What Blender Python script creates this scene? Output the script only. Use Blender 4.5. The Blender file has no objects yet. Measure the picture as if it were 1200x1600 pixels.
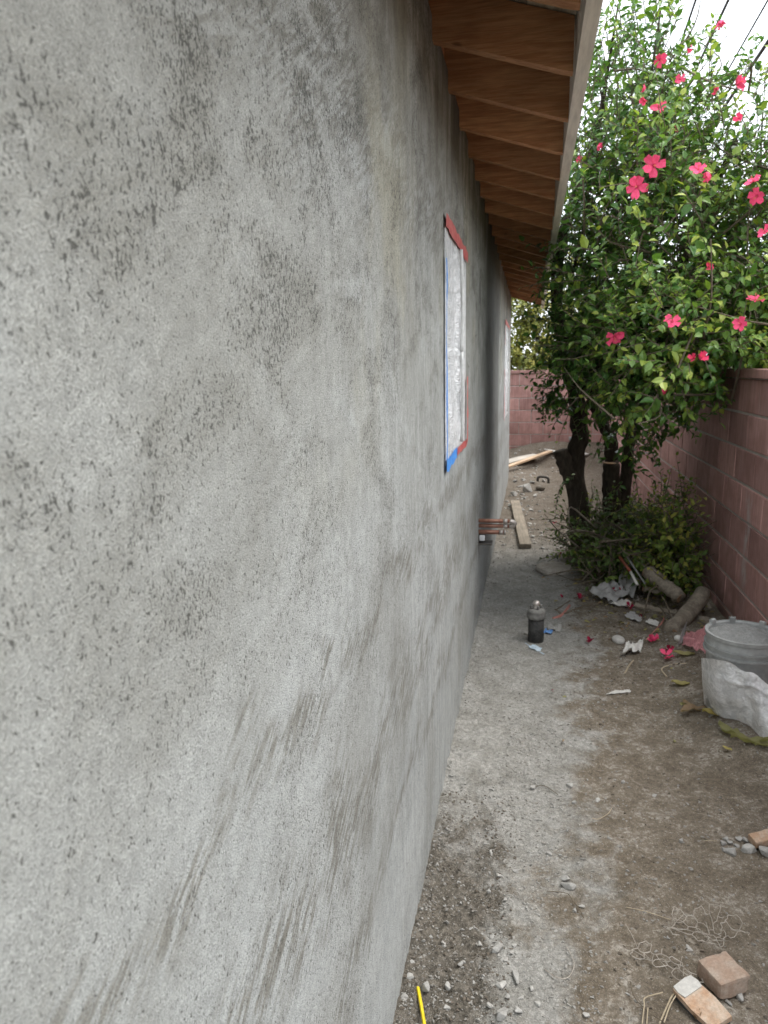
import bpy, math, random
import numpy as np
from mathutils import Vector, Matrix

random.seed(7); RNG = np.random.default_rng(11)
S = bpy.context.scene
COL = S.collection

# ------------------------------------------------------------------ camera
YAW, PITCH, ROLL, FPX, CH = .2045, .1963, -.0199, 1116.6, 1.6
_f = np.array([-math.sin(YAW)*math.cos(PITCH), math.cos(YAW)*math.cos(PITCH), -math.sin(PITCH)])
_r0 = np.array([math.cos(YAW), math.sin(YAW), 0.]); _u0 = np.cross(_r0, _f)
_r = _r0*math.cos(ROLL)+_u0*math.sin(ROLL); _u = -_r0*math.sin(ROLL)+_u0*math.cos(ROLL)
CAMP = np.array([0, 0, CH])
cam = bpy.data.cameras.new('camera'); camo = bpy.data.objects.new('camera', cam); COL.objects.link(camo)
cam.sensor_fit = 'VERTICAL'; cam.sensor_height = 36; cam.lens = 36*FPX/1600
cam.clip_start = .02; cam.clip_end = 3000
cam.dof.use_dof = True; cam.dof.focus_distance = 1.5; cam.dof.aperture_fstop = 9
camo.matrix_world = Matrix(((_r[0], _u[0], -_f[0], 0), (_r[1], _u[1], -_f[1], 0), (_r[2], _u[2], -_f[2], CH), (0, 0, 0, 1)))
S.camera = camo
S.cycles.max_bounces = 5; S.cycles.diffuse_bounces = 4; S.cycles.glossy_bounces = 2; S.cycles.transmission_bounces = 3; S.cycles.transparent_max_bounces = 6
S.cycles.caustics_reflective = False; S.cycles.caustics_refractive = False; S.cycles.adaptive_threshold = .02

# ------------------------------------------------------------------ sky, sun, exposure
SUN_EL, SUN_AZ = math.radians(62), math.radians(70)      # azimuth measured from +Y towards +X
w = bpy.data.worlds.new('World'); S.world = w; w.use_nodes = True
nt = w.node_tree; nt.nodes.clear()
out = nt.nodes.new('ShaderNodeOutputWorld'); bg = nt.nodes.new('ShaderNodeBackground')
sky = nt.nodes.new('ShaderNodeTexSky'); sky.sky_type = 'NISHITA'; sky.sun_disc = False
sky.sun_elevation = SUN_EL; sky.sun_rotation = SUN_AZ; sky.dust_density = 3.0; sky.air_density = 1.0
tc = nt.nodes.new('ShaderNodeTexCoord'); cn = nt.nodes.new('ShaderNodeTexNoise')
cn.inputs['Scale'].default_value = 2.2; cn.inputs['Detail'].default_value = 5; cn.inputs['Roughness'].default_value = .55
nt.links.new(tc.outputs['Generated'], cn.inputs['Vector'])
cr = nt.nodes.new('ShaderNodeMapRange'); cr.inputs[1].default_value = .3; cr.inputs[2].default_value = .65; cr.inputs[3].default_value = .66; cr.inputs[4].default_value = .97
nt.links.new(cn.outputs['Fac'], cr.inputs[0])
mx = nt.nodes.new('ShaderNodeMix'); mx.data_type = 'RGBA'
nt.links.new(cr.outputs[0], mx.inputs['Factor']); nt.links.new(sky.outputs[0], mx.inputs['A'])
mx.inputs['B'].default_value = (7.6, 8.0, 8.3, 1)          # even cloud cover over the whole dome
nt.links.new(mx.outputs['Result'], bg.inputs[0]); bg.inputs[1].default_value = .11
nt.links.new(bg.outputs[0], out.inputs[0])
sl = bpy.data.lights.new('sun', 'SUN'); sl.energy = 1.3; sl.angle = math.radians(45); sl.color = (1, .97, .92)
slo = bpy.data.objects.new('sun', sl); COL.objects.link(slo)
sd = Vector((math.sin(SUN_AZ)*math.cos(SUN_EL), math.cos(SUN_AZ)*math.cos(SUN_EL), math.sin(SUN_EL)))
slo.rotation_euler = sd.to_track_quat('Z', 'Y').to_euler(); slo.location = (3, 2, 8)
vs = S.view_settings; vs.view_transform = 'Standard'; vs.look = 'None'; vs.gamma = 1; vs.use_curve_mapping = False
vs.exposure = 1.55

# ------------------------------------------------------------------ helpers
def ray(px, py):
    return _r*((px-600)/FPX) - _u*((py-800)/FPX) + _f
def at(px, py, Y):                       # the place at distance Y along the passage that shows at a photo pixel
    r = ray(px, py); return CAMP + r*(Y/r[1])
def atx(px, py, X):
    r = ray(px, py); return CAMP + r*(X/r[0])
def atz(px, py, Z):
    r = ray(px, py); return CAMP + r*((Z-CH)/r[2])
def proj(P):
    P = np.atleast_2d(P)-CAMP; d = P@_f
    return np.stack([600+FPX*(P@_r)/d, 800-FPX*(P@_u)/d, d], 1)

def hash2(ix, iy, s):
    h = (ix.astype(np.int64)*374761393 + iy.astype(np.int64)*668265263 + s*974634777) & 0xffffffff
    h = ((h ^ (h >> 13))*1274126177) & 0xffffffff
    return ((h ^ (h >> 16)) & 0xffff)/65535.
def vn(x, y, s=0):
    x = np.asarray(x, float); y = np.asarray(y, float)
    ix = np.floor(x); iy = np.floor(y); fx = x-ix; fy = y-iy
    fx = fx*fx*(3-2*fx); fy = fy*fy*(3-2*fy)
    a = hash2(ix, iy, s); b = hash2(ix+1, iy, s); c = hash2(ix, iy+1, s); d = hash2(ix+1, iy+1, s)
    return (a*(1-fx)+b*fx)*(1-fy)+(c*(1-fx)+d*fx)*fy - .5
def fbm(x, y, s=0, o=4, g=.5):
    t = 0; a = 1
    for k in range(o):
        t = t + a*vn(np.asarray(x)*2**k+17*k, np.asarray(y)*2**k-9*k, s+k); a *= g
    return t
def sst(a, b, x):
    t = np.clip((np.asarray(x, float)-a)/(b-a), 0, 1); return t*t*(3-2*t)

def me(name, V, F, mat=None, smooth=False):
    m = bpy.data.meshes.new(name)
    m.from_pydata([tuple(map(float, v)) for v in V], [], [tuple(int(i) for i in f) for f in F]); m.update()
    if mat: m.materials.append(mat)
    if smooth: m.polygons.foreach_set('use_smooth', [True]*len(m.polygons))
    return m
def ob(name, data, parent=None, loc=None, rot=None, kind=None):
    o = bpy.data.objects.new(name, data); COL.objects.link(o)
    if parent: o.parent = parent
    if loc is not None: o.location = tuple(float(v) for v in loc)
    if rot is not None: o.rotation_euler = rot
    if kind: o['kind'] = kind
    return o
def mk(name, V, F, mat, parent=None, smooth=False, loc=None, rot=None, kind=None):
    return ob(name, me(name, V, F, mat, smooth), parent, loc, rot, kind)
def tag(o, label, cat, group=None):
    o['label'] = label; o['category'] = cat
    if group: o['group'] = group
    return o
def empty(name, loc, label, cat, group=None, rot=None):
    return tag(ob(name, None, None, loc, rot), label, cat, group)

class MB:
    def __init__(s): s.V = []; s.F = []
    def add(s, V, F):
        n = len(s.V); s.V += [tuple(v) for v in V]; s.F += [tuple(i+n for i in f) for f in F]; return s
    def box(s, x0, x1, y0, y1, z0, z1):
        return s.add([(x0,y0,z0),(x1,y0,z0),(x1,y1,z0),(x0,y1,z0),(x0,y0,z1),(x1,y0,z1),(x1,y1,z1),(x0,y1,z1)],
              [(0,3,2,1),(4,5,6,7),(0,1,5,4),(1,2,6,5),(2,3,7,6),(3,0,4,7)])
    def bbox(s, x0, x1, y0, y1, z0, z1, b):          # box with chamfered edges (24 verts, 26 faces)
        X=(x0,x1);Y=(y0,y1);Z=(z0,z1); V=[];idx={}
        for i in (0,1):
            for j in (0,1):
                for k in (0,1):
                    sx,sy,sz=(b,-b)[i],(b,-b)[j],(b,-b)[k]
                    for a,o in enumerate(((0,sy,sz),(sx,0,sz),(sx,sy,0))):
                        idx[i,j,k,a]=len(V); V.append((X[i]+o[0],Y[j]+o[1],Z[k]+o[2]))
        F=[]
        def q(l): F.append(tuple(idx[t] for t in l))
        for i in (0,1): q([(i,0,0,0),(i,1,0,0),(i,1,1,0),(i,0,1,0)][::1 if i else -1])
        for j in (0,1): q([(0,j,0,1),(0,j,1,1),(1,j,1,1),(1,j,0,1)][::1 if j else -1])
        for k in (0,1): q([(0,0,k,2),(1,0,k,2),(1,1,k,2),(0,1,k,2)][::1 if k else -1])
        for j in (0,1):
            for k in (0,1): q([(0,j,k,1),(1,j,k,1),(1,j,k,2),(0,j,k,2)])
        for i in (0,1):
            for k in (0,1): q([(i,0,k,0),(i,1,k,0),(i,1,k,2),(i,0,k,2)])
            for j in (0,1): q([(i,j,0,0),(i,j,1,0),(i,j,1,1),(i,j,0,1)])
        for i in (0,1):
            for j in (0,1):
                for k in (0,1): q([(i,j,k,0),(i,j,k,1),(i,j,k,2)])
        return s.add(V,F)
    def tube(s, pts, rad, n=6, cap=True, wob=0):
        pts = [np.array(p, float) for p in pts]
        if not hasattr(rad, '__len__'): rad = [rad]*len(pts)
        V = []; F = []; ref = None
        for i, p in enumerate(pts):
            t = pts[min(i+1, len(pts)-1)]-pts[max(i-1, 0)]; t = t/(np.linalg.norm(t)+1e-9)
            if ref is None: ref = np.array([0, 0, 1.]) if abs(t[2]) < .9 else np.array([1., 0, 0])
            a = np.cross(t, ref); a /= np.linalg.norm(a)+1e-9; b = np.cross(a, t); ref = b
            for k in range(n):
                q = 2*math.pi*k/n; r = rad[i]*(1+wob*(random.random()-.5))
                V.append(p+(a*math.cos(q)+b*math.sin(q))*r)
        for i in range(len(pts)-1):
            for k in range(n):
                F.append((i*n+k, i*n+(k+1)%n, (i+1)*n+(k+1)%n, (i+1)*n+k))
        if cap: F.append(tuple(range(n))[::-1]); F.append(tuple((len(pts)-1)*n+k for k in range(n)))
        return s.add(V, F)
    def lathe(s, prof, n=32, c=(0, 0, 0), capb=True, capt=True):
        V = [(c[0]+r*math.cos(2*math.pi*k/n), c[1]+r*math.sin(2*math.pi*k/n), c[2]+z) for r, z in prof for k in range(n)]
        F = [(i*n+k, i*n+(k+1)%n, (i+1)*n+(k+1)%n, (i+1)*n+k) for i in range(len(prof)-1) for k in range(n)]
        if capb: F.append(tuple(range(n))[::-1])
        if capt: F.append(tuple((len(prof)-1)*n+k for k in range(n)))
        return s.add(V, F)
    def build(s, name, mat, parent=None, smooth=False, loc=None, rot=None, kind=None):
        return mk(name, s.V, s.F, mat, parent, smooth, loc, rot, kind)

def smooth_path(pts, n=4):
    pts = [np.array(p, float) for p in pts]; o = []
    P = [2*pts[0]-pts[1]]+pts+[2*pts[-1]-pts[-2]]
    for i in range(1, len(P)-2):
        for k in range(n):
            t = k/n; a, b, c, d = P[i-1:i+3]
            o.append(.5*(2*b+(c-a)*t+(2*a-5*b+4*c-d)*t*t+(3*b-a-3*c+d)*t**3))
    return o+[pts[-1]]

# ------------------------------------------------------------------ node helpers
class NT:
    def __init__(s, name):
        s.m = bpy.data.materials.new(name); s.m.use_nodes = True; s.t = s.m.node_tree; s.n = s.t.nodes
        s.b = s.n['Principled BSDF']; s.out = s.n['Material Output']
        c = s.n.new('ShaderNodeTexCoord'); s.co = c.outputs['Object']
    def L(s, a, b): s.t.links.new(a, b)
    def inp(s, sock, v):
        if isinstance(v, bpy.types.NodeSocket): s.L(v, sock)
        elif isinstance(v, tuple) and len(v) == 3 and sock.type == 'RGBA': sock.default_value = (*v, 1)
        else: sock.default_value = v
    def math(s, op, a, b=0., c=None, clamp=False):
        n = s.n.new('ShaderNodeMath'); n.operation = op; n.use_clamp = clamp
        s.inp(n.inputs[0], a); s.inp(n.inputs[1], b)
        if c is not None: s.inp(n.inputs[2], c)
        return n.outputs[0]
    def mapc(s, scale=(1, 1, 1), loc=(0, 0, 0), src=None, rot=(0, 0, 0)):
        n = s.n.new('ShaderNodeMapping'); n.inputs['Scale'].default_value = scale; n.inputs['Location'].default_value = loc
        n.inputs['Rotation'].default_value = rot
        s.L(src or s.co, n.inputs[0]); return n.outputs[0]
    def noise(s, scale, detail=4, rough=.55, dist=0, vec=None, col=False):
        n = s.n.new('ShaderNodeTexNoise'); n.inputs['Scale'].default_value = scale; n.inputs['Detail'].default_value = detail
        n.inputs['Roughness'].default_value = rough; n.inputs['Distortion'].default_value = dist
        s.L(vec or s.co, n.inputs['Vector']); return n.outputs['Color' if col else 'Fac']
    def vor(s, scale, vec=None, out='Distance', feat='F1', rnd=1):
        n = s.n.new('ShaderNodeTexVoronoi'); n.inputs['Scale'].default_value = scale; n.feature = feat
        n.inputs['Randomness'].default_value = rnd
        s.L(vec or s.co, n.inputs['Vector']); return n.outputs[out]
    def ramp(s, v, a, b, lo=0., hi=1., smooth=True):
        n = s.n.new('ShaderNodeMapRange'); n.interpolation_type = 'SMOOTHSTEP' if smooth else 'LINEAR'; s.inp(n.inputs[0], v)
        for i, q in enumerate((a, b, lo, hi)): s.inp(n.inputs[i+1], q)
        return n.outputs[0]
    def mix(s, f, a, b, mode='MIX'):
        n = s.n.new('ShaderNodeMix'); n.data_type = 'RGBA'; n.blend_type = mode
        s.inp(n.inputs['Factor'], f); s.inp(n.inputs['A'], a); s.inp(n.inputs['B'], b); return n.outputs['Result']
    def sep(s, v=None):
        n = s.n.new('ShaderNodeSeparateXYZ'); s.L(v or s.co, n.inputs[0]); return n.outputs
    def bump(s, h, dist, strength=1., prev=None):
        n = s.n.new('ShaderNodeBump'); n.inputs['Distance'].default_value = dist; s.inp(n.inputs['Strength'], strength)
        s.L(h, n.inputs['Height'])
        if prev: s.L(prev, n.inputs['Normal'])
        return n.outputs[0]
    def done(s, col, rough=.8, normal=None, spec=.3, **k):
        s.inp(s.b.inputs['Base Color'], col); s.inp(s.b.inputs['Roughness'], rough); s.b.inputs['Specular IOR Level'].default_value = spec
        if normal: s.L(normal, s.b.inputs['Normal'])
        for a, v in k.items(): s.inp(s.b.inputs[a.replace('_', ' ')], v)
        return s.m

def simple(name, c1, c2, scale=20, rough=.8, bump=.001, spec=.3, stretch=(1, 1, 1), bscale=None, **k):
    t = NT(name); v = t.mapc(stretch)
    oi = t.n.new('ShaderNodeObjectInfo')
    n = t.noise(scale, 5, .6, vec=v); c = t.mix(t.ramp(n, .32, .68), c1, c2)
    c = t.mix(1., c, t.ramp(oi.outputs['Random'], 0, 1, .82, 1.12, False), 'MULTIPLY')
    f = t.noise((bscale or scale*4), 5, .65, vec=v)
    c = t.mix(.35, c, t.ramp(f, .3, .7, .55, 1.35), 'MULTIPLY')
    return t.done(c, rough, t.bump(f, bump) if bump else None, spec, **k)

# ------------------------------------------------------------------ materials
D = .3086                                    # camera to stucco wall
def mat_stucco():
    t = NT('grey_stucco'); p = t.sep(); y, z = p[1], p[2]
    warp = t.noise(3.5, 3, .55)
    wz = t.math('ADD', z, t.math('MULTIPLY', t.math('SUBTRACT', warp, .5), .42))
    big = t.noise(1.5, 3, .55, .3)
    mid = t.noise(6.5, 6, .68, .6, vec=t.mapc((1, .6, 1)))
    # trowel strokes: long thin marks rising along the wall
    stro = t.noise(46, 4, .70, .35, vec=t.mapc((1, .16, 1), src=t.mapc(rot=(-.42, 0, 0))))
    strof = t.noise(130, 2, .65, .2, vec=t.mapc((1, .10, 1), src=t.mapc(rot=(-.6, 0, 0))))
    streak = t.noise(30, 4, .7, .3, vec=t.mapc((1, 1, .10)))
    fine = t.noise(430, 1, .6); sand = t.noise(1000, 0, .6)
    def band(zc, hw, amp):
        return t.ramp(t.math('ABSOLUTE', t.math('SUBTRACT', wz, zc)), hw*.1, hw, amp, 0.)
    b = t.math('ADD', band(1.12, .075, .9), t.math('ADD', band(.80, .16, 1.), t.math('ADD', band(.50, .08, .9), band(2.05, .20, .9))))
    sm = t.math('ADD', t.math('MULTIPLY', stro, .45), t.math('ADD', t.math('MULTIPLY', strof, .38), t.math('MULTIPLY', fine, .17)))
    patch = t.math('MULTIPLY', t.math('MULTIPLY', b, t.ramp(sm, .470, .54)), t.ramp(mid, .35, .50), clamp=True)
    hi = t.ramp(t.math('ADD', z, t.math('MULTIPLY', t.math('SUBTRACT', big, .5), .9)), .95, 1.85)
    # thin open skin: broken stains, more of them higher up
    op = t.math('ADD', t.math('MULTIPLY', mid, .50), t.math('ADD', t.math('MULTIPLY', stro, .22), t.math('ADD', t.math('MULTIPLY', strof, .14), t.math('MULTIPLY', fine, .14))))
    stain = t.math('MULTIPLY', t.ramp(op, .455, .60), t.math('ADD', .26, t.math('MULTIPLY', hi, .60)))
    c = t.mix(t.ramp(z, .5, 1.9), (.350, .366, .362), (.308, .307, .282))
    c = t.mix(t.ramp(big, .38, .62, 0, .35), c, (.42, .43, .418))
    soft = t.noise(2.8, 5, .58, .7, vec=t.mapc((1, .7, 1), (7, 2, 5)))
    c = t.mix(t.ramp(soft, .46, .66, 0, .42), c, (.235, .233, .212))       # broad damp clouds
    c = t.mix(t.ramp(soft, .30, .46, .45, 0), c, (.46, .475, .47))         # pale trowelled areas
    c = t.mix(t.math('MULTIPLY', stain, .60), c, (.185, .178, .150))
    c = t.mix(t.math('MULTIPLY', patch, .85), c, (.155, .146, .122))
    yel = t.math('MULTIPLY', t.ramp(t.noise(2.6, 4, .55, .3, vec=t.mapc((1, 1, .6), (4, 3, 1))), .50, .66), t.ramp(z, 1.3, 1.7))
    c = t.mix(t.math('MULTIPLY', yel, .42), c, (.40, .375, .275))
    # darker grey stretch before the second window, drip stains beneath the eave
    dark_stretch = t.math('MULTIPLY', t.ramp(y, 4.6, 5.3), t.ramp(y, 6.7, 7.25, 1, 0))
    dark_stretch = t.math('MULTIPLY', dark_stretch, t.ramp(t.math('ADD', wz, t.math('MULTIPLY', mid, .4)), .5, 1.3, .45, 1.))
    c = t.mix(t.math('MULTIPLY', dark_stretch, .72), c, (.085, .085, .078))
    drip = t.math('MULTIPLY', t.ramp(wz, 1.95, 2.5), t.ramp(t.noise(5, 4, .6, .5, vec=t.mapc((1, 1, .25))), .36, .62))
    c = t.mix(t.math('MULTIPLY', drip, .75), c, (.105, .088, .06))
    # pits and torn grain, in drifts
    drift = t.ramp(t.math('ADD', t.math('MULTIPLY', mid, .6), t.math('MULTIPLY', big, .4)), .40, .64)
    thr = t.math('SUBTRACT', .642, t.math('MULTIPLY', t.math('MULTIPLY', drift, t.math('ADD', .42, t.math('MULTIPLY', hi, .58))), .145))
    pn = t.noise(250, 2, .60, .6, vec=t.mapc((1, 1, .75)))
    pit = t.ramp(t.math('SUBTRACT', pn, thr), .0, .03)
    big_pit = t.ramp(t.math('SUBTRACT', t.noise(110, 3, .66, .9, vec=t.mapc((1, 1, .6))), t.math('ADD', thr, .05)), .0, .025)
    pits = t.math('MAXIMUM', pit, big_pit)
    c = t.mix(t.math('MULTIPLY', pits, .84), c, (.062, .061, .054))
    mot = t.noise(42, 4, .7, .4)
    c = t.mix(.4, c, t.ramp(mot, .30, .70, .74, 1.22), 'MULTIPLY')
    c = t.mix(.6, c, t.ramp(sand, .2, .8, .50, 1.50, False), 'MULTIPLY')
    c = t.mix(.5, c, t.ramp(fine, .28, .72, .66, 1.34), 'MULTIPLY')
    c = t.mix(t.ramp(y, .6, 2.2, .15, .7), c, t.ramp(streak, .32, .68, .82, 1.15), 'MULTIPLY')
    h = t.math('ADD', t.math('MULTIPLY', sand, .4), t.math('ADD', t.math('MULTIPLY', fine, .9), t.math('MULTIPLY', pn, -.8)))
    return t.done(c, t.ramp(patch, 0, 1, .9, .72), t.bump(h, .0014, 1.), .25)
def mat_soil():
    t = NT('dusty_soil'); p = t.sep(); x, y = p[0], p[1]
    n1 = t.noise(2.8, 6, .65, .6); n2 = t.noise(9, 6, .65, .5); n3 = t.noise(60, 5, .7); n4 = t.noise(240, 3, .7); lum = t.vor(95)
    mixn = t.math('ADD', t.math('MULTIPLY', n1, .6), t.math('MULTIPLY', n2, .4))
    # cement dust: a strip swept along the wall, wider further on
    edge = t.math('ADD', t.ramp(y, 1.5, 4.2, .12, .36, False), t.math('MULTIPLY', t.math('SUBTRACT', mixn, .5), 1.5))
    dust = t.ramp(t.math('SUBTRACT', edge, x), -.12, .14)
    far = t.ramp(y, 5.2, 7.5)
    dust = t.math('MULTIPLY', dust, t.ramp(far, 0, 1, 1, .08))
    # bare damp soil scraped open beside the wall in front
    tr = t.math('MULTIPLY', t.ramp(t.math('ADD', x, t.math('MULTIPLY', t.math('SUBTRACT', n2, .5), .25)), -.12, -.03, 1, 0), t.ramp(t.math('ADD', y, t.math('MULTIPLY', t.math('SUBTRACT', n2, .5), 1.6)), 1.95, 2.6, 1, 0))
    soil = t.mix(t.ramp(n2, .35, .65), (.150, .124, .093), (.225, .192, .152))
    soil = t.mix(t.ramp(n1, .55, .7, 0, .5), soil, (.115, .098, .075))
    soil = t.mix(t.math('MULTIPLY', t.ramp(t.math('ADD', t.math('MULTIPLY', n2, .5), t.math('MULTIPLY', n3, .5)), .52, .62, 0, .6), t.ramp(far, 0, 1, 1, .3)), soil, (.34, .32, .285))
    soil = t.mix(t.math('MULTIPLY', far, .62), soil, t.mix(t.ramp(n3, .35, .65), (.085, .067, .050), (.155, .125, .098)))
    dc = t.mix(t.ramp(n2, .35, .65), (.245, .24, .22), (.32, .315, .295))
    c = t.mix(t.math('MULTIPLY', dust, .9), soil, dc)
    dark = t.mix(t.ramp(n3, .35, .65), (.085, .072, .055), (.145, .125, .10))
    c = t.mix(t.math('MULTIPLY', tr, .85), c, dark)
    c = t.mix(t.ramp(n4, .62, .72, 0, .6), c, (.48, .46, .42))
    c = t.mix(.6, c, t.ramp(n3, .3, .7, .6, 1.35), 'MULTIPLY')
    c = t.mix(.5, c, t.ramp(n4, .3, .7, .65, 1.3), 'MULTIPLY')
    h = t.math('ADD', t.math('MULTIPLY', n3, 1.), t.math('ADD', t.math('MULTIPLY', n4, .5), t.math('MULTIPLY', lum, .4)))
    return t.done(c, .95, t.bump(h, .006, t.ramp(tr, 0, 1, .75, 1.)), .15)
def mat_block():
    t = NT('red_block'); oi = t.n.new('ShaderNodeObjectInfo')
    g = t.n.new('ShaderNodeNewGeometry'); pos = g.outputs['Position']
    n = t.noise(7, 5, .6, vec=pos); st = t.noise(60, 3, .6, vec=t.mapc((1, 1, .05), src=pos)); f = t.noise(180, 4, .7, vec=pos)
    c = t.mix(t.ramp(n, .35, .65), (.47, .275, .25), (.375, .21, .188))
    c = t.mix(.7, c, t.ramp(oi.outputs['Random'], 0, 1, .70, 1.28, False), 'MULTIPLY')
    c = t.mix(.6, c, t.ramp(st, .3, .7, .75, 1.2), 'MULTIPLY')
    c = t.mix(t.ramp(f, .6, .75, 0, .5), c, (.36, .27, .25))
    c = t.mix(t.math('MULTIPLY', t.ramp(t.noise(3, 5, .65, .4, vec=t.mapc((1, 1, .35), src=pos)), .60, .72), .45), c, (.38, .30, .28))
    # salt bloom running down one place of the wall
    p = t.sep(pos); e = t.math('ABSOLUTE', t.math('SUBTRACT', t.math('ADD', p[1], t.math('MULTIPLY', t.noise(9, 4, .6, vec=pos), .12)), 4.36))
    bl = t.math('MULTIPLY', t.ramp(e, 0, .09, 1, 0), t.math('MULTIPLY', t.ramp(p[2], .30, .42), t.ramp(p[2], .80, .95, 1, 0)))
    bl = t.math('MULTIPLY', bl, t.ramp(t.noise(22, 4, .6, vec=t.mapc((1, 1, .5), src=pos)), .38, .6))
    c = t.mix(t.math('MULTIPLY', bl, .75), c, (.50, .47, .46))
    low = t.math('MULTIPLY', t.ramp(p[2], 0, .35, 1, 0), t.ramp(n, .35, .6))
    c = t.mix(t.math('MULTIPLY', low, .5), c, (.17, .13, .11))
    return t.done(c, .92, t.bump(t.math('ADD', f, st), .003, .8), .15)
def mat_wood(name, c1, c2, along='x', ring=38, rough=.7):
    t = NT(name); oi = t.n.new('ShaderNodeObjectInfo')
    off = t.n.new('ShaderNodeVectorMath'); off.operation = 'ADD'
    t.L(t.co, off.inputs[0]); sc = t.n.new('ShaderNodeVectorMath'); sc.operation = 'SCALE'; sc.inputs[0].default_value = (3.1, 7.7, 5.3)
    t.L(oi.outputs['Random'], sc.inputs['Scale']); t.L(sc.outputs[0], off.inputs[1])
    s = {'x': (.07, 1, 1), 'y': (1, .07, 1), 'z': (1, 1, .07)}[along]
    v = t.mapc(s, src=off.outputs[0])
    g = t.noise(ring*1.6, 4, .62, .45, vec=v); f = t.noise(ring*6, 3, .6, vec=v); big = t.noise(5, 3, .5, vec=off.outputs[0])
    c = t.mix(t.ramp(g, .38, .62), c1, c2)
    c = t.mix(.5, c, t.ramp(f, .3, .7, .7, 1.25), 'MULTIPLY')
    c = t.mix(.6, c, t.ramp(big, .3, .7, .75, 1.2), 'MULTIPLY')
    kn = t.vor(5.5, vec=t.mapc({'x': (.55, 1, 1), 'y': (1, .55, 1), 'z': (1, 1, .55)}[along], src=off.outputs[0]))
    c = t.mix(t.ramp(kn, .045, .085, .75, 0.), c, tuple(v*.35 for v in c2))
    c = t.mix(1., c, t.ramp(oi.outputs['Random'], 0, 1, .78, 1.15, False), 'MULTIPLY')
    return t.done(c, rough, t.bump(t.math('ADD', g, f), .0012), .25)
def mat_leaf(name, stops, gloss=.32):
    t = NT(name); a = t.n.new('ShaderNodeAttribute'); a.attribute_name = 'tint'
    r = t.n.new('ShaderNodeValToRGB'); e = r.color_ramp.elements
    while len(e) < len(stops): e.new(.5)
    for i, (q, c) in enumerate(stops): e[i].position = q; e[i].color = (*c, 1)
    t.L(a.outputs['Fac'], r.inputs[0])
    c = t.mix(.3, r.outputs[0], t.ramp(t.noise(40, 3, .6), .3, .7, .7, 1.3), 'MULTIPLY')
    t.done(c, gloss, None, .4)
    tr = t.n.new('ShaderNodeBsdfTranslucent'); t.inp(tr.inputs[0], t.mix(1., c, (1.25, 1.35, .6), 'MULTIPLY'))
    ms = t.n.new('ShaderNodeMixShader'); ms.inputs[0].default_value = .28
    t.L(t.b.outputs[0], ms.inputs[1]); t.L(tr.outputs[0], ms.inputs[2]); t.L(ms.outputs[0], t.out.inputs[0])
    return t.m
def mat_film(name, col, alpha, rough=.3, bumpd=.004):
    t = NT(name); n = t.noise(18, 4, .6, 1.5); wv = t.noise(7, 2, .5, col=True); f = t.math('ADD', t.vor(16, vec=wv), t.vor(38, vec=wv))
    c = t.mix(t.ramp(n, .35, .65), col, tuple(min(1, v*1.15) for v in col))
    t.done(c, rough, t.bump(t.math('ADD', t.math('MULTIPLY', n, .5), f), bumpd), .5)
    tr = t.n.new('ShaderNodeBsdfTranslucent'); tr.inputs[0].default_value = (*col, 1)
    m1 = t.n.new('ShaderNodeMixShader'); m1.inputs[0].default_value = .14
    t.L(t.b.outputs[0], m1.inputs[1]); t.L(tr.outputs[0], m1.inputs[2])
    tp = t.n.new('ShaderNodeBsdfTransparent'); m2 = t.n.new('ShaderNodeMixShader')
    t.inp(m2.inputs[0], t.ramp(n, .3, .7, max(0, alpha-.12), min(1, alpha+.12)))
    t.L(tp.outputs[0], m2.inputs[1]); t.L(m1.outputs[0], m2.inputs[2]); t.L(m2.outputs[0], t.out.inputs[0])
    return t.m

M = {}
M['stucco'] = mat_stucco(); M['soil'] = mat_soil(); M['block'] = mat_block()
M['mortar'] = simple('mortar', (.52, .48, .45), (.42, .38, .355), 30, .95, .002)
M['rafter'] = mat_wood('rafter_wood', (.52, .28, .14), (.40, .19, .088))
M['sheath'] = mat_wood('sheathing_wood', (.42, .36, .28), (.34, .28, .21), 'y', 20)
M['fascia'] = simple('primed_fascia', (.80, .765, .68), (.76, .72, .635), 4, .6, .0008, bscale=60, stretch=(1, .1, 1))
M['shingle'] = simple('shingle', (.10, .10, .10), (.16, .15, .14), 30, .95, .003)
M['plank'] = mat_wood('weathered_plank', (.36, .31, .245), (.27, .23, .18), 'y', 30, .85)
M['lumber'] = mat_wood('new_lumber', (.66, .49, .34), (.56, .40, .26), 'x', 26, .7)
M['pale_board'] = mat_wood('pale_board', (.62, .57, .50), (.50, .46, .40), 'x', 26, .8)
M['grey_board'] = mat_wood('grey_board', (.36, .36, .35), (.27, .27, .265), 'x', 26, .85)
M['film'] = mat_film('window_film', (.90, .91, .91), .90, .22, .006)
M['poly'] = mat_film('poly_sheet', (.96, .97, .97), .84, .13, .004)
M['red_tape'] = simple('red_tape', (.50, .085, .085), (.60, .18, .165), 40, .55, .0006)
M['blue_tape'] = simple('blue_tape', (.05, .22, .66), (.10, .32, .75), 40, .55, .0006)
M['vinyl'] = simple('white_vinyl', (.78, .78, .76), (.72, .72, .70), 10, .45, 0)
M['glass'] = NT('window_glass').done((.03, .035, .04), .05, None, .6)
M['copper'] = simple('aged_copper', (.27, .12, .08), (.36, .20, .145), 40, .5, .0004, .5, Metallic=.4)
M['solder'] = simple('solder', (.62, .58, .54), (.48, .42, .38), 60, .4, .0006, .5, Metallic=.6)
M['white_plastic'] = simple('white_plastic', (.82, .83, .84), (.76, .77, .78), 10, .4, 0)
M['dark_metal'] = simple('dark_metal', (.05, .045, .04), (.09, .08, .07), 40, .6, .0005)
M['bark'] = simple('bark', (.055, .044, .035), (.095, .078, .062), 14, .95, .012, .1, (1, 1, .35))
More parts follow.
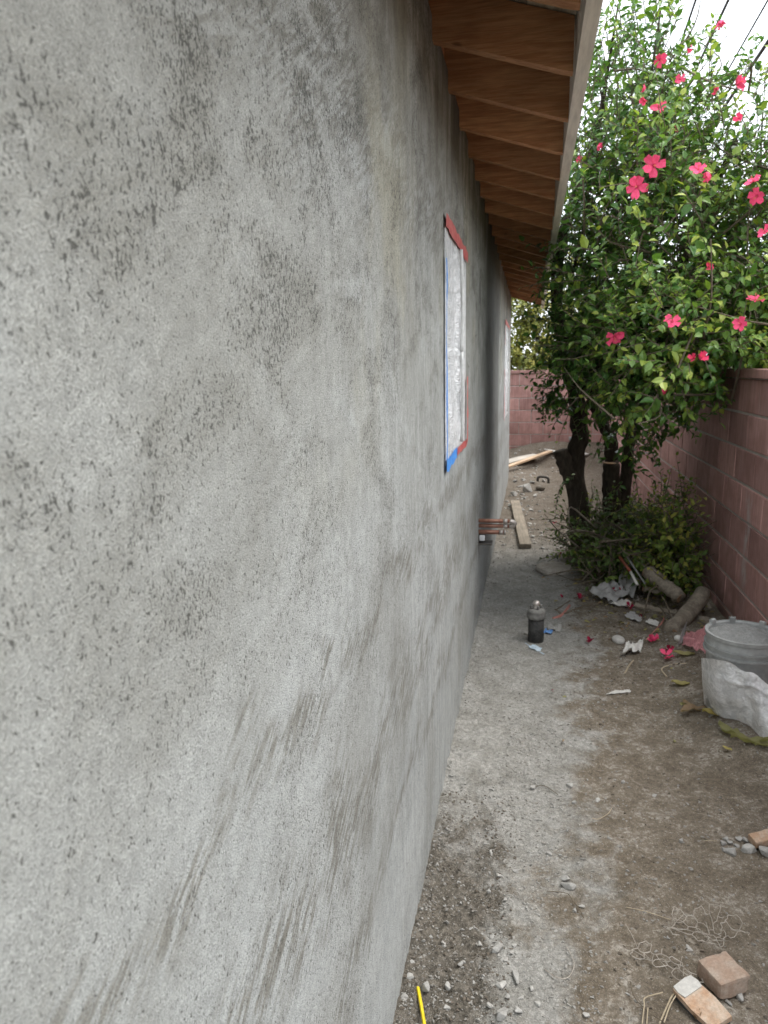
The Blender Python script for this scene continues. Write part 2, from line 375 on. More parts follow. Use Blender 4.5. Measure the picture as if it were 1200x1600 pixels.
M['twig'] = simple('twig_bark', (.105, .085, .06), (.165, .135, .098), 30, .9, .002)
M['log'] = simple('log_bark', (.25, .21, .165), (.35, .305, .245), 18, .92, .006, .15)
M['cut'] = simple('cut_wood', (.42, .27, .17), (.33, .20, .12), 40, .85, .001)
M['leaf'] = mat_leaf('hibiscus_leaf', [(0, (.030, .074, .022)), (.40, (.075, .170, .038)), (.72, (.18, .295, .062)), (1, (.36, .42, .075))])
M['leaf_brush'] = mat_leaf('brush_leaf', [(0, (.035, .06, .018)), (.5, (.085, .145, .03)), (.85, (.19, .26, .045)), (1, (.34, .33, .07))], .5)
M['leaf_far'] = mat_leaf('far_leaf', [(0, (.075, .10, .025)), (.5, (.20, .22, .05)), (1, (.42, .38, .10))], .6)
def mat_petal():
    t = NT('hibiscus_petal'); y = t.sep()[1]; oi = t.n.new('ShaderNodeObjectInfo')
    v = t.noise(26, 3, .6, vec=t.mapc((1, .12, 1)))
    c = t.mix(t.ramp(v, .3, .7), (.90, .060, .17), (.95, .13, .28))
    c = t.mix(t.ramp(y, .05, .30, .8, 0), c, (.42, .006, .05))
    c = t.mix(1., c, t.ramp(oi.outputs['Random'], 0, 1, .88, 1.06, False), 'MULTIPLY')
    t.done(c, .5, None, .25)
    tr = t.n.new('ShaderNodeBsdfTranslucent'); t.inp(tr.inputs[0], c); ms = t.n.new('ShaderNodeMixShader'); ms.inputs[0].default_value = .15
    t.L(t.b.outputs[0], ms.inputs[1]); t.L(tr.outputs[0], ms.inputs[2]); t.L(ms.outputs[0], t.out.inputs[0]); return t.m
M['petal'] = mat_petal()
M['petal_old'] = simple('wilted_petal', (.40, .02, .06), (.26, .015, .05), 60, .7, .0015, .2)
M['stamen'] = simple('stamen', (.80, .30, .18), (.75, .12, .12), 60, .6, 0)
M['calyx'] = simple('calyx', (.06, .12, .03), (.09, .15, .04), 60, .7, 0)
M['bucket'] = simple('grey_bucket', (.33, .34, .335), (.42, .43, .42), 5, .55, .0006, bscale=30)
M['mix'] = simple('wet_mortar', (.31, .315, .305), (.40, .40, .39), 45, .95, .006, bscale=160)
M['pink'] = simple('pink_bag', (.66, .26, .29), (.74, .36, .38), 22, .6, .006)
M['chunk'] = simple('cement_chunk', (.43, .42, .395), (.33, .32, .30), 1.5, .95, 0, bscale=5)
M['chip'] = simple('white_chip', (.47, .455, .425), (.37, .355, .33), 2, .9, 0, bscale=6)
M['pebble'] = simple('pebble', (.43, .42, .395), (.27, .25, .22), 14, .95, 0)
M['clod'] = simple('soil_clod', (.15, .125, .10), (.095, .08, .063), 30, .98, .002)
M['brick'] = simple('old_brick', (.40, .285, .215), (.48, .39, .32), 24, .93, .002, bscale=150)
M['paver'] = simple('tan_paver', (.46, .29, .185), (.56, .45, .355), 26, .9, .0015, bscale=150)
M['slate'] = simple('dark_backing', (.06, .06, .065), (.09, .09, .09), 40, .7, .001)
M['wire'] = simple('galvanised_wire', (.52, .48, .42), (.40, .35, .30), 60, .5, 0, .5, Metallic=.35)
M['straw'] = simple('dry_stalk', (.50, .42, .30), (.40, .33, .235), 50, .9, 0)
M['yellow'] = simple('yellow_stick', (.80, .62, .03), (.72, .55, .02), 30, .45, 0)
M['blackabs'] = simple('black_pipe', (.028, .028, .028), (.07, .068, .064), 24, .65, .0008)
M['cement_dust'] = simple('dusty_collar', (.26, .255, .235), (.16, .155, .145), 40, .9, .002)
M['stone'] = simple('flat_stone', (.32, .29, .25), (.40, .37, .33), 18, .92, .003)
M['paper'] = simple('grey_paper', (.45, .44, .43), (.36, .35, .34), 12, .85, .002)
M['white'] = simple('white_scrap', (.72, .70, .66), (.62, .60, .56), 20, .8, .001)
M['bluebit'] = simple('blue_scrap', (.12, .28, .62), (.20, .38, .70), 20, .6, 0)
M['palebit'] = simple('pale_blue_scrap', (.38, .48, .56), (.46, .54, .60), 20, .7, 0)
M['pinkstick'] = simple('pink_tube', (.62, .27, .22), (.55, .22, .18), 20, .6, 0)
M['redpaint'] = simple('worn_red_paint', (.34, .10, .06), (.24, .08, .05), 40, .7, .001)
M['deadleaf'] = mat_leaf('dead_leaf', [(0, (.30, .20, .13)), (.5, (.27, .26, .12)), (1, (.46, .37, .13))], .7)
M['cable'] = simple('cable', (.03, .03, .032), (.05, .05, .05), 5, .7, 0)
M['pole'] = mat_wood('pole_wood', (.16, .12, .09), (.11, .085, .065), 'z', 12, .9)

# ================================================================== ground
def gz0(x, y):
    x = np.asarray(x, float); y = np.asarray(y, float)
    z = .020*fbm(x*1.3, y*1.3, 3, 3)
    z = z + .28*sst(11.75, 12.5, y)*sst(-1.2, .4, x) + .08*sst(11.75, 12.5, y)
    z = z + .05*sst(.75, 1.2, x)*sst(4.2, 5.4, y)*sst(9.5, 7, y)
    z = z + .075*sst(.60, 1.0, x)*sst(2.5, 3.0, y)*sst(4.9, 4.0, y)
    z = z + .022*sst(-.235, -.305, x)*np.clip(.5+1.6*vn(x*3, y*9, 83)+.8*vn(x*8, y*31, 84), 0, 1.4)*sst(9, 6, y)
    z = z - .018*sst(-.02, -.16, x)*sst(2.5, 1.9, y)          # scraped trench beside the wall
    far = sst(14, 22, np.hypot(x, y)); return z*(1-far)
def gz1(x, y):
    near = sst(9., 5., y)
    rough = .35+.65*np.maximum(sst(.1, -.1, x), .35+fbm(x*3, y*3, 41, 2))
    z = .012*fbm(x*14, y*14, 5, 4, .6)*rough + .007*near*fbm(x*70, y*70, 9, 2)*rough
    z = z + .035*fbm(x*4.5, y*4.5, 47, 3, .55)*sst(6.0, 8.0, y)*sst(-.2, .1, x+.12*np.minimum(y-6, 3))
    tr = sst(-.02, -.14, x)*sst(2.6, 2.0, y)
    z = z + tr*(.016*fbm(x*45, y*45, 21, 3, .6))
    return gz0(x, y)+z*sst(16, 9, np.hypot(x, y))
def gz(x, y): return float(gz1(x, y))
def gp(px, py, lift=0.):                  # a spot on the ground under a photo pixel
    z = 0
    for _ in range(5):
        p = atz(px, py, z+lift); z = float(gz0(p[0], p[1]))
    return np.array([p[0], p[1], z])

def axis(parts): return np.unique(np.round(np.concatenate(parts), 4))
xs = axis([-np.geomspace(.45, 900, 30)[::-1], np.arange(-.4, .9, .0075), np.arange(.9, 1.4, .02), np.geomspace(1.45, 900, 30)])
ys = axis([-np.geomspace(.3, 900, 24)[::-1], np.arange(-.2, 1.3, .1), np.arange(1.3, 3.2, .0075), np.arange(3.2, 5.5, .016), np.arange(5.5, 13.5, .06), np.geomspace(13.6, 1500, 34)])
GX, GY = np.meshgrid(xs, ys); gzv = gz1(GX.ravel(), GY.ravel())
nx, ny = len(xs), len(ys); ii = np.arange(nx*ny).reshape(ny, nx)
Fq = np.stack([ii[:-1, :-1], ii[:-1, 1:], ii[1:, 1:], ii[1:, :-1]], -1).reshape(-1, 4)
def np_mesh(name, V, F, mat, smooth=True, tint=None):
    m = bpy.data.meshes.new(name); V = np.asarray(V, np.float32); F = np.asarray(F, np.int32); k = F.shape[1]
    m.vertices.add(len(V)); m.vertices.foreach_set('co', V.ravel())
    m.loops.add(F.size); m.loops.foreach_set('vertex_index', F.ravel())
    m.polygons.add(len(F)); m.polygons.foreach_set('loop_start', np.arange(0, F.size, k, dtype=np.int32))
    m.polygons.foreach_set('use_smooth', np.full(len(F), smooth))
    m.update(calc_edges=True); m.validate()
    if mat: m.materials.append(mat)
    if tint is not None:
        a = m.attributes.new('tint', 'FLOAT', 'POINT'); a.data.foreach_set('value', np.asarray(tint, np.float32))
    return m
ground = ob('ground', np_mesh('ground', np.stack([GX.ravel(), GY.ravel(), gzv], 1), Fq, M['soil']), kind='structure')

# ================================================================== the stuccoed house
house = empty('stucco_house', (-D, 0, 0), 'long grey stuccoed house with exposed rafter eave beside the dirt passage', 'house')
H0, H1, HB = -2.2, 10.607, 9.0             # near end, far end, depth of the house
WIN = [(2.598, 3.406, 1.262, 2.087), (8.25, 9.75, 1.03, 2.09)]
TOPZ = 2.62
def wall_face(name):
    a = axis([np.arange(H0, H1, .045), np.array([H1]+[v for q in WIN for v in q[:2]])])
    b = axis([np.arange(-.12, TOPZ, .045), np.array([TOPZ]+[v for q in WIN for v in q[2:]])])
    A, B = np.meshgrid(a, b); ny_, nx_ = A.shape
    disp = .0035*fbm(A*2.2, B*2.2, 31, 3)+.0016*fbm(A*9, B*9, 33, 2)
    V = np.stack([disp.ravel(), A.ravel(), B.ravel()], 1); id_ = np.arange(A.size).reshape(A.shape)
    F = []
    for j in range(ny_-1):
        for i in range(nx_-1):
            cy, cz = (a[i]+a[i+1])/2, (b[j]+b[j+1])/2
            if any(q[0] < cy < q[1] and q[2] < cz < q[3] for q in WIN): continue
            F.append((id_[j, i], id_[j, i+1], id_[j+1, i+1], id_[j+1, i]))
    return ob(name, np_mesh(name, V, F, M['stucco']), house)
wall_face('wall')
mb = MB()                                   # end walls and back wall, closing the house
for ye in (H0, H1-.15):
    y0, y1 = ye, ye+.15
    o_ = .0 if ye < 0 else -.0
    V = [(-.012, y, z) for y in (y0, y1) for z in (-.12, TOPZ-.03)]
    tri = [(-.012, -.12), (-.012, 2.60), (-HB/2, 2.60+.312*HB/2-.05), (-HB, 2.60), (-HB, -.12)]
    V = [(x, y0, z) for x, z in tri]+[(x, y1, z) for x, z in tri]
    F = [tuple(range(5)), tuple(range(5, 10))[::-1]]+[(i, i+5, (i+1) % 5+5, (i+1) % 5) for i in range(5)]
    MB().add(V, F).build('end_wall', M['stucco'], house)
MB().box(-HB-.1, -HB+.0, H0, H1, -.12, 2.6).build('back_wall', M['stucco'], house)
# rafters: 2x6 at 16 inch centres, four in twelve
SL = .312; XE = .1042+D                      # rafter end, measured out from the wall face
def rb(x): return 2.556-SL*x                 # underside of a rafter at x out from the wall
def rafter_mesh():
    m_ = MB(); h = .147; t = .019; x0, x1 = -.7, XE-.002; ch = .012
    P = [(x0, rb(x0)), (x1-.03, rb(x1-.03)), (x1, rb(x1)+ch*.2), (x1, rb(x1)+h), (x0, rb(x0)+h)]
    b = .003
    V = [(x, -t+b, z) for x, z in P]+[(x, t-b, z) for x, z in P]
    V2 = []
    cx = sum(p[0] for p in P)/5; cz = sum(p[1] for p in P)/5
    for s in (-1, 1):
        for x, z in P: V2.append((x, s*t, z+(b if z < cz+.02*(x) and False else 0)))
    F = [tuple(range(5)), tuple(range(5, 10))[::-1]]+[(i, i+5, (i+1) % 5+5, (i+1) % 5) for i in range(5)]
    m_.add(V2, F); return me('rafter', m_.V, m_.F, M['rafter'])
rm = rafter_mesh()
for i in range(-9, 21):
    ob('rafter', rm, house, (random.uniform(-.001, 0), 2.3279+.019+.406*i, random.uniform(-.003, .003)), (0, random.uniform(-.004, .004), random.uniform(-.004, .004)))
bm_ = MB().box(-.05, -.012, .0205, .3855, 2.615, 2.70)
bmesh_ = me('frieze_block', bm_.V, bm_.F, M['rafter'])
for i in range(-9, 20): ob('frieze_block', bmesh_, house, (0, 2.3279+.019+.406*i, 0))
MB().box(XE+.0005, XE+.0385, H0-.35, H1+.28, 2.422, 2.422+.185).build('fascia', M['fascia'], house)
# roof: boards on the rafters, shingles over them, both slopes
def slope(name, x0, x1, lift, th, mat, y0, y1, mirror=False):
    V = []
    for x in (x0, x1):
        for y in (y0, y1):
            for k in (0, 1):
                V.append(((-HB-x) if mirror else x, y, rb(x)+.1495+lift+k*th))
    F = [(0, 1, 3, 2), (4, 6, 7, 5), (0, 4, 5, 1), (2, 3, 7, 6), (0, 2, 6, 4), (1, 5, 7, 3)]
    MB().add(V, F).build(name, mat, house)
nb_ = 5
for k in range(nb_):                         # sheathing boards seen between the rafters
    xa = XE-.002-k*.14; slope('sheathing_board', xa-.138, xa, 0, .018, M['sheath'], H0-.3, H1+.25)
slope('sheathing', -HB/2, XE-.002-nb_*.14-.002, 0, .018, M['sheath'], H0-.3, H1+.25)
slope('roof_covering', -HB/2, XE+.05, .0205, .02, M['shingle'], H0-.36, H1+.3)
slope('roof_covering', -HB/2, XE+.05, 0, .04, M['shingle'], H0-.36, H1+.3, True)

# windows masked with film and tape
def strip(pts, w0, mat, parent, name, x=.006, wob=.004, side='z'):
    m_ = MB(); n = 14; V = []
    (ya, za), (yb, zb) = pts
    L = math.hypot(yb-ya, zb-za); ty, tz = (yb-ya)/L, (zb-za)/L
    for i in range(n+1):
        u = i/n; cy = ya+(yb-ya)*u; cz = za+(zb-za)*u
        for s in (-1, 1):
            k = w0*.5*s*(1+random.uniform(-.28, .22)); o_ = random.uniform(-wob, wob)*.4
            V.append((x+random.uniform(0, .003), cy-tz*k+o_*tz, cz+ty*k+o_*ty))
    F = [(2*i, 2*i+1, 2*i+3, 2*i+2) for i in range(n)]
    return m_.add(V, F).build(name, mat, parent, True)
def film(q, parent, fold, seed, over=.012):
    y0, y1, z0, z1 = q; n, k = 60, 60; V = []
    for j in range(k+1):
        for i in range(n+1):
            u, v = i/n, j/k; y = y0-over+(y1-y0+2*over)*u; z = z0-over+(z1-z0+2*over)*v
            e = min(1, 8*min(u, 1-u))*min(1, 8*min(v, 1-v))
            f = fold+.035*math.sin(v*4+seed)+.02*math.sin(v*11)
            x = .004+e*(.016*math.exp(-((u-f)/.022)**2)+.010*math.exp(-((v-.47-.02*u)/.008)**2)*(u > .02)
                 + .007*math.exp(-((u-f*.45-.05*v)/.03)**2)*(1-v)
                 + .012*float(fbm(u*7+seed, v*2.2, 51, 3))+.007*float(fbm(u*3+v*5, v*6-u*3, 57+seed, 3)) - .004)
            V.append((x, y, z))
    F = [(j*(n+1)+i, j*(n+1)+i+1, (j+1)*(n+1)+i+1, (j+1)*(n+1)+i) for j in range(k) for i in range(n)]
    return mk('plastic_film', V, F, M['film'], parent, True)
for wi, q in enumerate(WIN):
    y0, y1, z0, z1 = q; m_ = MB(); xf0, xf1 = -.085, -.022
    fr = MB(); t_ = .05
    fr.box(xf0, xf1, y0, y1, z0, z0+t_); fr.box(xf0, xf1, y0, y1, z1-t_, z1)
    fr.box(xf0, xf1, y0, y0+t_, z0+t_, z1-t_); fr.box(xf0, xf1, y1-t_, y1, z0+t_, z1-t_)
    wnd = fr.build('window', M['vinyl'], house)
    wnd['label'] = ('taped window in the stucco wall, nearest to the viewer' if wi == 0 else 'taped window near the far corner of the stucco wall')
    rv = MB()                               # stucco returns into the opening
    rv.box(-.16, -.002, y0-.002, y0+.006, z0, z1); rv.box(-.16, -.002, y1-.006, y1+.002, z0, z1)
    rv.box(-.16, -.002, y0+.0065, y1-.0065, z1-.006, z1+.002); rv.box(-.16, -.002, y0+.0065, y1-.0065, z0-.002, z0+.006)
    rv.build('window_reveal', M['stucco'], house)
    ym = (y0+y1)/2
    MB().box(-.07, -.035, ym-.018, ym+.018, z0+t_, z1-t_).build('mullion', M['vinyl'], wnd)
    for s in (0, 1):
        a, b = (y0+t_, ym-.019) if s == 0 else (ym+.019, y1-t_)
        MB().box(-.056, -.05, a, b, z0+t_+.001, z1-t_-.001).build('pane', M['glass'], wnd)
    film(q, wnd, .52 if wi == 0 else .4, wi+1)
    yf = y0+(y1-y0)*.52
    for P_ in ([(.020, yf, z1-.02), (.026, yf+.006, z1-.25), (.022, yf+.002, z1-.42)], [(.022, yf+.002, z1-.42), (.026, yf+.03, z1-.62), (.016, yf+.07, z0+.03)]):
        MB().tube(smooth_path(P_, 5), .008, 6).build('film_fold', M['vinyl'], wnd, True)
    if wi == 0:
        strip([(y0-.02, z1+.015), (y1+.02, z1+.005)], .05, M['red_tape'], wnd, 'tape', .0095)
        strip([(y0-.004, z1-.11), (y0-.004, z0-.03)], .028, M['blue_tape'], wnd, 'tape', .0095)
        strip([(y0-.02, z0-.012), (y0+.34, z0+.0)], .045, M['blue_tape'], wnd, 'tape', .0105)
        strip([(y0+.36, z0-.002), (y1+.01, z0-.005)], .03, M['red_tape'], wnd, 'tape', .0105)
        strip([(y1+.002, z0-.01), (y1+.002, z0+.30)], .055, M['red_tape'], wnd, 'tape', .0125)
    else:
        strip([(y0, z0-.02), (y0, z0+.55)], .10, M['red_tape'], wnd, 'tape', .0095)
        strip([(y0, z1-.25), (y0, z1+.02)], .05, M['red_tape'], wnd, 'tape', .0095)
        strip([(y0, z1+.01), (y1, z1+.01)], .05, M['red_tape'], wnd, 'tape', .011)

# ================================================================== red block walls, every block its own piece
BM = {}
def block_mesh(L, h=.189, th=.15):
    k = round(L, 3), h
    if k not in BM:
        m_ = MB().bbox(-th/2, th/2, -L/2, L/2, 0, h, .004); BM[k] = me('block', m_.V, m_.F, M['block'])
    return BM[k]
def block_wall(name, base, rotz, length, zs, label, capz):
    e = empty(name, base, label, 'wall', None, (0, 0, rotz))
    MB().box(-.069, .069, .002, length-.002, -.25, zs[0]+.2).build('mortar_core', M['mortar'], e)
    for r, z in enumerate(zs):
        y = -.2032 if r % 2 else 0.
        while y < length-.02:
            a, b = max(0, y), min(length, y+.4064); L = b-a-.0095
            if L > .03: ob('block', block_mesh(L), e, (random.uniform(-.0025, .0025), (a+b)/2, z+.007))
            y += .4064
    y = 0.
    while y < length-.05:
        b = min(length, y+.4064); k = ('cap', round(b-y, 3))
        if k not in BM:
            m_ = MB().bbox(-.095, .095, -(b-y)/2+.003, (b-y)/2-.003, 0, .052, .005); BM[k] = me('cap_block', m_.V, m_.F, M['block'])
        ob('cap_block', BM[k], e, (random.uniform(-.002, .002), (y+b)/2, capz)); y = b
    return e
ZS = [1.3102-.2032*k for k in range(8)]
XR = 1.1893+.075
block_wall('block_wall', (XR+.0067*.6, .6, 0), -.0067, 11.85, ZS, 'red concrete block wall along the right of the passage', 1.5135)
block_wall('block_wall', (1.42, 12.5, 0), math.pi/2, 8., [v-.02 for v in ZS], 'red concrete block wall closing the far end of the passage', 1.4935)

# ================================================================== foliage
def leaf_cloud(base, dirv, nrm, L, W, tint, curl=.18):
    """each row one leaf: eight triangles, folded along the midrib and drooping at the tip"""
    n = len(base); d = dirv/np.linalg.norm(dirv, axis=1, keepdims=True)
    s = np.cross(d, nrm); s /= np.linalg.norm(s, axis=1, keepdims=True)+1e-9; u = np.cross(s, d)
    L = L[:, None]; W = W[:, None]; cu = curl*RNG.uniform(.3, 1.6, (n, 1))
    def P(a, b, c): return base+d*L*a+s*W*b+u*L*c
    V = np.stack([P(0, 0, 0), P(.33, 0, -.02*1), P(.70, 0, -.10*cu/.18), P(1, 0, -.24*cu/.18),
                  P(.30, .46, .06), P(.66, .36, -.02*cu/.18), P(.30, -.46, .06), P(.66, -.36, -.02*cu/.18)], 1)
    T = np.array([[0, 1, 4], [4, 1, 5], [1, 2, 5], [5, 2, 3], [0, 6, 1], [6, 7, 1], [1, 7, 2], [7, 3, 2]])
    F = (np.arange(n)[:, None, None]*8+T[None]).reshape(-1, 3)
    return V.reshape(-1, 3), F, np.repeat(tint, 8)
def unit(v): return v/(np.linalg.norm(v, axis=-1, keepdims=True)+1e-9)
def sprigs(C, R, n, k=(5, 9), tl=(.10, .26), ls=(.040, .068), up=.45, shell=.55, keep=None, out_w=.7, tmean=.42):
    """twigs spread through an ellipsoid, leaves set along each"""
    C = np.array(C); R = np.array(R)
    q = unit(RNG.normal(size=(n, 3))); r = RNG.uniform(0, 1, (n, 1))**(1/3*(1-shell)+.001*shell)
    r = np.where(RNG.uniform(size=(n, 1)) < .5, r, RNG.uniform(.25, 1, (n, 1)))
    lump = 1+.42*(fbm(q[:, 0]*2.5+C[0]*3, q[:, 2]*2.5+q[:, 1]*2, 77, 3))[:, None]*1.6
    p = C+q*R*r*lump
    if keep is not None: p = p[keep(p)]; 
    q = unit((p-C)/R); n = len(p)
    d = unit(q*out_w+np.array([0, 0, up])+RNG.normal(size=(n, 3))*.5)
    tlen = RNG.uniform(*tl, n)
    B = []; DD = []; N = []; LL = []; TT = []; tw = []
    for i in range(n):
        m = RNG.integers(*k); bend = RNG.normal(size=3)*.25
        pts = [p[i]+d[i]*tlen[i]*t+bend*tlen[i]*t*t*.6 for t in (0, .5, 1)]
        tw.append(pts); t = np.linspace(.15, 1, m); tt = t[:, None]
        pos = p[i]+d[i]*tlen[i]*tt+bend*tlen[i]*tt*tt*.6
        perp = unit(np.cross(d[i], RNG.normal(size=(m, 3))))
        dd = unit(d[i]*(.35+.7*tt**2)+perp*.9+np.array([0, 0, -.10]))
        B.append(pos); DD.append(dd); N.append(unit(np.array([0, 0, 1.])+q[i]*.55+RNG.normal(size=(m, 3))*.35))
        LL.append(RNG.uniform(*ls, m)*(1.1-.35*t)*RNG.uniform(.75, 1.2)); TT.append(np.clip(RNG.normal(tmean, .17, m)+.25*(t-.5)+RNG.normal()*.12, 0, 1))
    return [np.concatenate(a) for a in (B, DD, N, LL, TT)]+[tw]
def join(parts): return [np.concatenate([q[i] for q in parts]) for i in range(5)]+[sum((q[5] for q in parts), [])]

# ---- the hibiscus
tree = empty('hibiscus_tree', (.62, 6.2, float(gz0(.62, 6.2))), 'tall multi-stemmed hibiscus with pink red flowers beside the red block wall', 'tree')
TO = np.array(tree.location)
def limb(name, pts, r0, r1, n=9, mat='bark', parent=tree, O=TO, wob=.12):
    P = smooth_path(pts, 5); k = len(P)
    P = [np.array(p)-O+(np.array([random.uniform(-1, 1), random.uniform(-1, 1), 0])*r0*.10) for p in P]
    rad = [r0+(r1-r0)*i/(k-1) for i in range(k)]
    return MB().tube(P, rad, n, True, wob).build(name, M[mat], parent, True)
limb('trunk', [(.46, 6.22, -.05), (.42, 6.2, .35), (.37, 6.2, .75), (.40, 6.2, 1.05), (.35, 6.18, 1.4), (.26, 6.1, 1.75), (.17, 6.0, 2.15), (.22, 5.8, 2.6), (.4, 5.6, 3.1)], .10, .03, 10)
limb('stub', [(.40, 6.2, .55), (.31, 6.16, .75), (.245, 6.12, .91)], .078, .062, 10)
t2 = limb('trunk', [(.70, 6.22, -.05), (.69, 6.2, .35), (.67, 6.2, .62), (.66, 6.18, .80)], .085, .070, 10)
MB().lathe([(.066, 0), (.066, .006)], 12, tuple(np.array((.66, 6.18, .80))-TO)).build('cut_face', M['cut'], t2)
limb('branch', [(.69, 6.26, .5), (.66, 6.25, .95), (.60, 6.24, 1.10), (.50, 6.2, 1.30), (.44, 6.1, 1.6), (.5, 5.9, 2.2), (.6, 5.6, 2.9)], .062, .02)
limb('trunk', [(.80, 6.32, -.05), (.79, 6.3, .5), (.82, 6.3, 1.0), (.87, 6.25, 1.4), (.98, 6.0, 1.9), (1.1, 5.6, 2.5), (1.25, 5.3, 3.0)], .062, .02)
limb('branch', [(.84, 6.28, 1.2), (.76, 6.0, 1.6), (.80, 5.5, 2.0), (.95, 5.0, 2.3)], .05, .014)
limb('branch', [(.9, 6.2, 1.45), (1.3, 5.8, 1.9), (1.7, 5.4, 2.4), (1.9, 5.1, 2.8)], .045, .012)
limb('branch', [(.38, 6.2, 1.2), (.40, 5.8, 1.5), (.55, 5.3, 1.65), (.75, 4.9, 1.7)], .03, .008)
limb('branch', [(.60, 5.6, 2.9), (.7, 5.4, 3.3), (.75, 5.3, 3.8)], .018, .006, 6)
limb('branch', [(.4, 5.6, 3.1), (.45, 5.5, 3.5), (.5, 5.4, 3.9)], .022, .006, 6)
limb('branch', [(.17, 6.0, 2.15), (.28, 5.6, 2.3), (.35, 5.3, 2.7)], .02, .006, 6)
limb('branch', [(.36, 5.6, 1.28), (.47, 5.3, 1.45), (.6, 5.0, 1.62)], .011, .006, 5, 'twig')
def free(p):                                   # keep clear of the roof edge and of the block wall
    ok = (p[:, 0] > .20) | (p[:, 2] < 2.35) & (p[:, 0] > .05)
    return ok & ~((np.abs(p[:, 0]-1.28) < .13) & (p[:, 2] < 1.62))
LS = (.046, .078)
parts = [
    sprigs((.86, 5.35, 2.35), (.72, .95, .72), 950, keep=free, ls=LS),
    sprigs((.60, 5.45, 3.05), (.44, .75, .74), 760, keep=free, up=.8, ls=(.044, .074)),
    sprigs((1.25, 5.2, 2.75), (.60, .80, .55), 400, keep=free, up=.7, ls=(.044, .074)),
    sprigs((1.65, 5.05, 2.15), (.72, .85, .70), 640, keep=free, ls=LS),
    sprigs((.92, 4.85, 1.72), (.60, .55, .36), 760, keep=free, up=.1, ls=LS),
    sprigs((.62, 5.2, 1.75), (.36, .45, .40), 330, keep=free, up=.1, ls=LS, tmean=.4),
    sprigs((.30, 5.75, 2.15), (.20, .55, .60), 170, keep=free, tmean=.25, ls=LS),
    sprigs((.33, 5.9, 1.55), (.22, .35, .42), 90, keep=free, up=-.1, tmean=.3, ls=LS),
    sprigs((1.75, 5.1, 1.72), (.55, .8, .28), 260, keep=free, up=.2, ls=LS),
    sprigs((.78, 5.4, 1.30), (.26, .3, .24), 80, keep=free, up=-.2, tmean=.35, ls=LS),
    sprigs((.75, 5.7, 1.0), (.18, .25, .28), 14, keep=free, up=-.2, tmean=.3, ls=LS),
]
# long leafy shoots that stand out against the sky
shoot_pts = []
def shoot(p0, p1, m, seed):
    P = smooth_path([p0, (np.array(p0)+np.array(p1))/2+RNG.normal(size=3)*.05, p1], 8); P = np.array(P); shoot_pts.append(P)
    t = np.linspace(.02, 1, m); idx = t*(len(P)-1); i0 = np.minimum(idx.astype(int), len(P)-2); fr = (idx-i0)[:, None]
    pos = P[i0]*(1-fr)+P[i0+1]*fr; d = unit(P[i0+1]-P[i0])
    perp = unit(np.cross(d, RNG.normal(size=(m, 3)))); dd = unit(d*.5+perp)
    return [pos, dd, unit(np.array([0, 0, 1.])+RNG.normal(size=(m, 3))*.5), RNG.uniform(.030, .058, m)*(1.1-.4*t), np.clip(RNG.normal(.4, .2, m), 0, 1), [list(P[::4])]]
for k, (a, b, Y) in enumerate([((1085, 250), (1192, 60), 4.9), ((1130, 260), (1235, 130), 4.8), ((1120, 200), (1165, 95), 5.0), ((1060, 170), (1082, 35), 5.1), ((1010, 120), (1062, -5), 5.2),
        ((960, 110), (985, 20), 5.3), ((1035, 160), (1108, 50), 5.0), ((1150, 290), (1240, 190), 4.7), ((930, 120), (940, 25), 5.4), ((1000, 130), (1010, 40), 5.2),
        ((1165, 230), (1215, 100), 4.9), ((1180, 300), (1260, 240), 4.6), ((1100, 210), (1128, 120), 4.8), ((1040, 150), (1020, 55), 5.3), ((1075, 180), (1150, 120), 5.1),
        ((900, 640), (838, 640), 5.6), ((905, 690), (855, 615), 5.7), ((890, 600), (850, 660), 5.8), ((985, 690), (1000, 790), 5.6), ((1000, 640), (1010, 705), 5.2), ((900, 740), (868, 800), 5.9), ((1080, 640), (1140, 625), 4.75), ((1030, 730), (1040, 660), 5.7)]):
    parts.append(shoot(at(*a, Y), at(*b, Y+RNG.uniform(-.2, .2)), 26, k))
LB, LD, LN, LLn, LT, TW = join(parts)
LT = np.clip(LT+.05+.20*sst(5.0, 4.4, LB[:, 1])-.08*sst(2.1, 1.5, LB[:, 2])*sst(5.2, 5.6, LB[:, 1]), 0, 1)  # front leaves lighter, low rear ones darker: light and shade put into the tint
LW = LLn*RNG.uniform(.52, .72, len(LLn))
# the largest-looking leaves are leaves of their own, the rest is the crown
pj = proj(LB); vis = (pj[:, 0] > 800) & (pj[:, 0] < 1195) & (pj[:, 1] > 5) & (pj[:, 1] < 800)
score = np.where(vis, LLn/pj[:, 2], 0); top = np.argsort(-score)[:290]; rest = np.ones(len(LB), bool); rest[top] = False
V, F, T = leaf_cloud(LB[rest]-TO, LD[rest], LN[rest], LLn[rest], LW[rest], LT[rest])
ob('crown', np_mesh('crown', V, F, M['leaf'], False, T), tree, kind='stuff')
variants = []
for k in range(8):
    V, F, T = leaf_cloud(np.zeros((1, 3)), np.array([[0, 1., 0]]), np.array([[0, 0, 1.]]), np.array([1.]), np.array([RNG.uniform(.5, .7)]), np.array([.18+.1*k]))
    variants.append(np_mesh('leaf', V, F, M['leaf'], False, T))
def frame_matrix(p, d, n, s):
    d = unit(d); x = unit(np.cross(d, n)); z = np.cross(x, d)
    return Matrix(((x[0]*s, d[0]*s, z[0]*s, p[0]), (x[1]*s, d[1]*s, z[1]*s, p[1]), (x[2]*s, d[2]*s, z[2]*s, p[2]), (0, 0, 0, 1)))
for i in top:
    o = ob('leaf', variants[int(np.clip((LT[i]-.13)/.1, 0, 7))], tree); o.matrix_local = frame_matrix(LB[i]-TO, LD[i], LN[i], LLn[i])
m_ = MB()
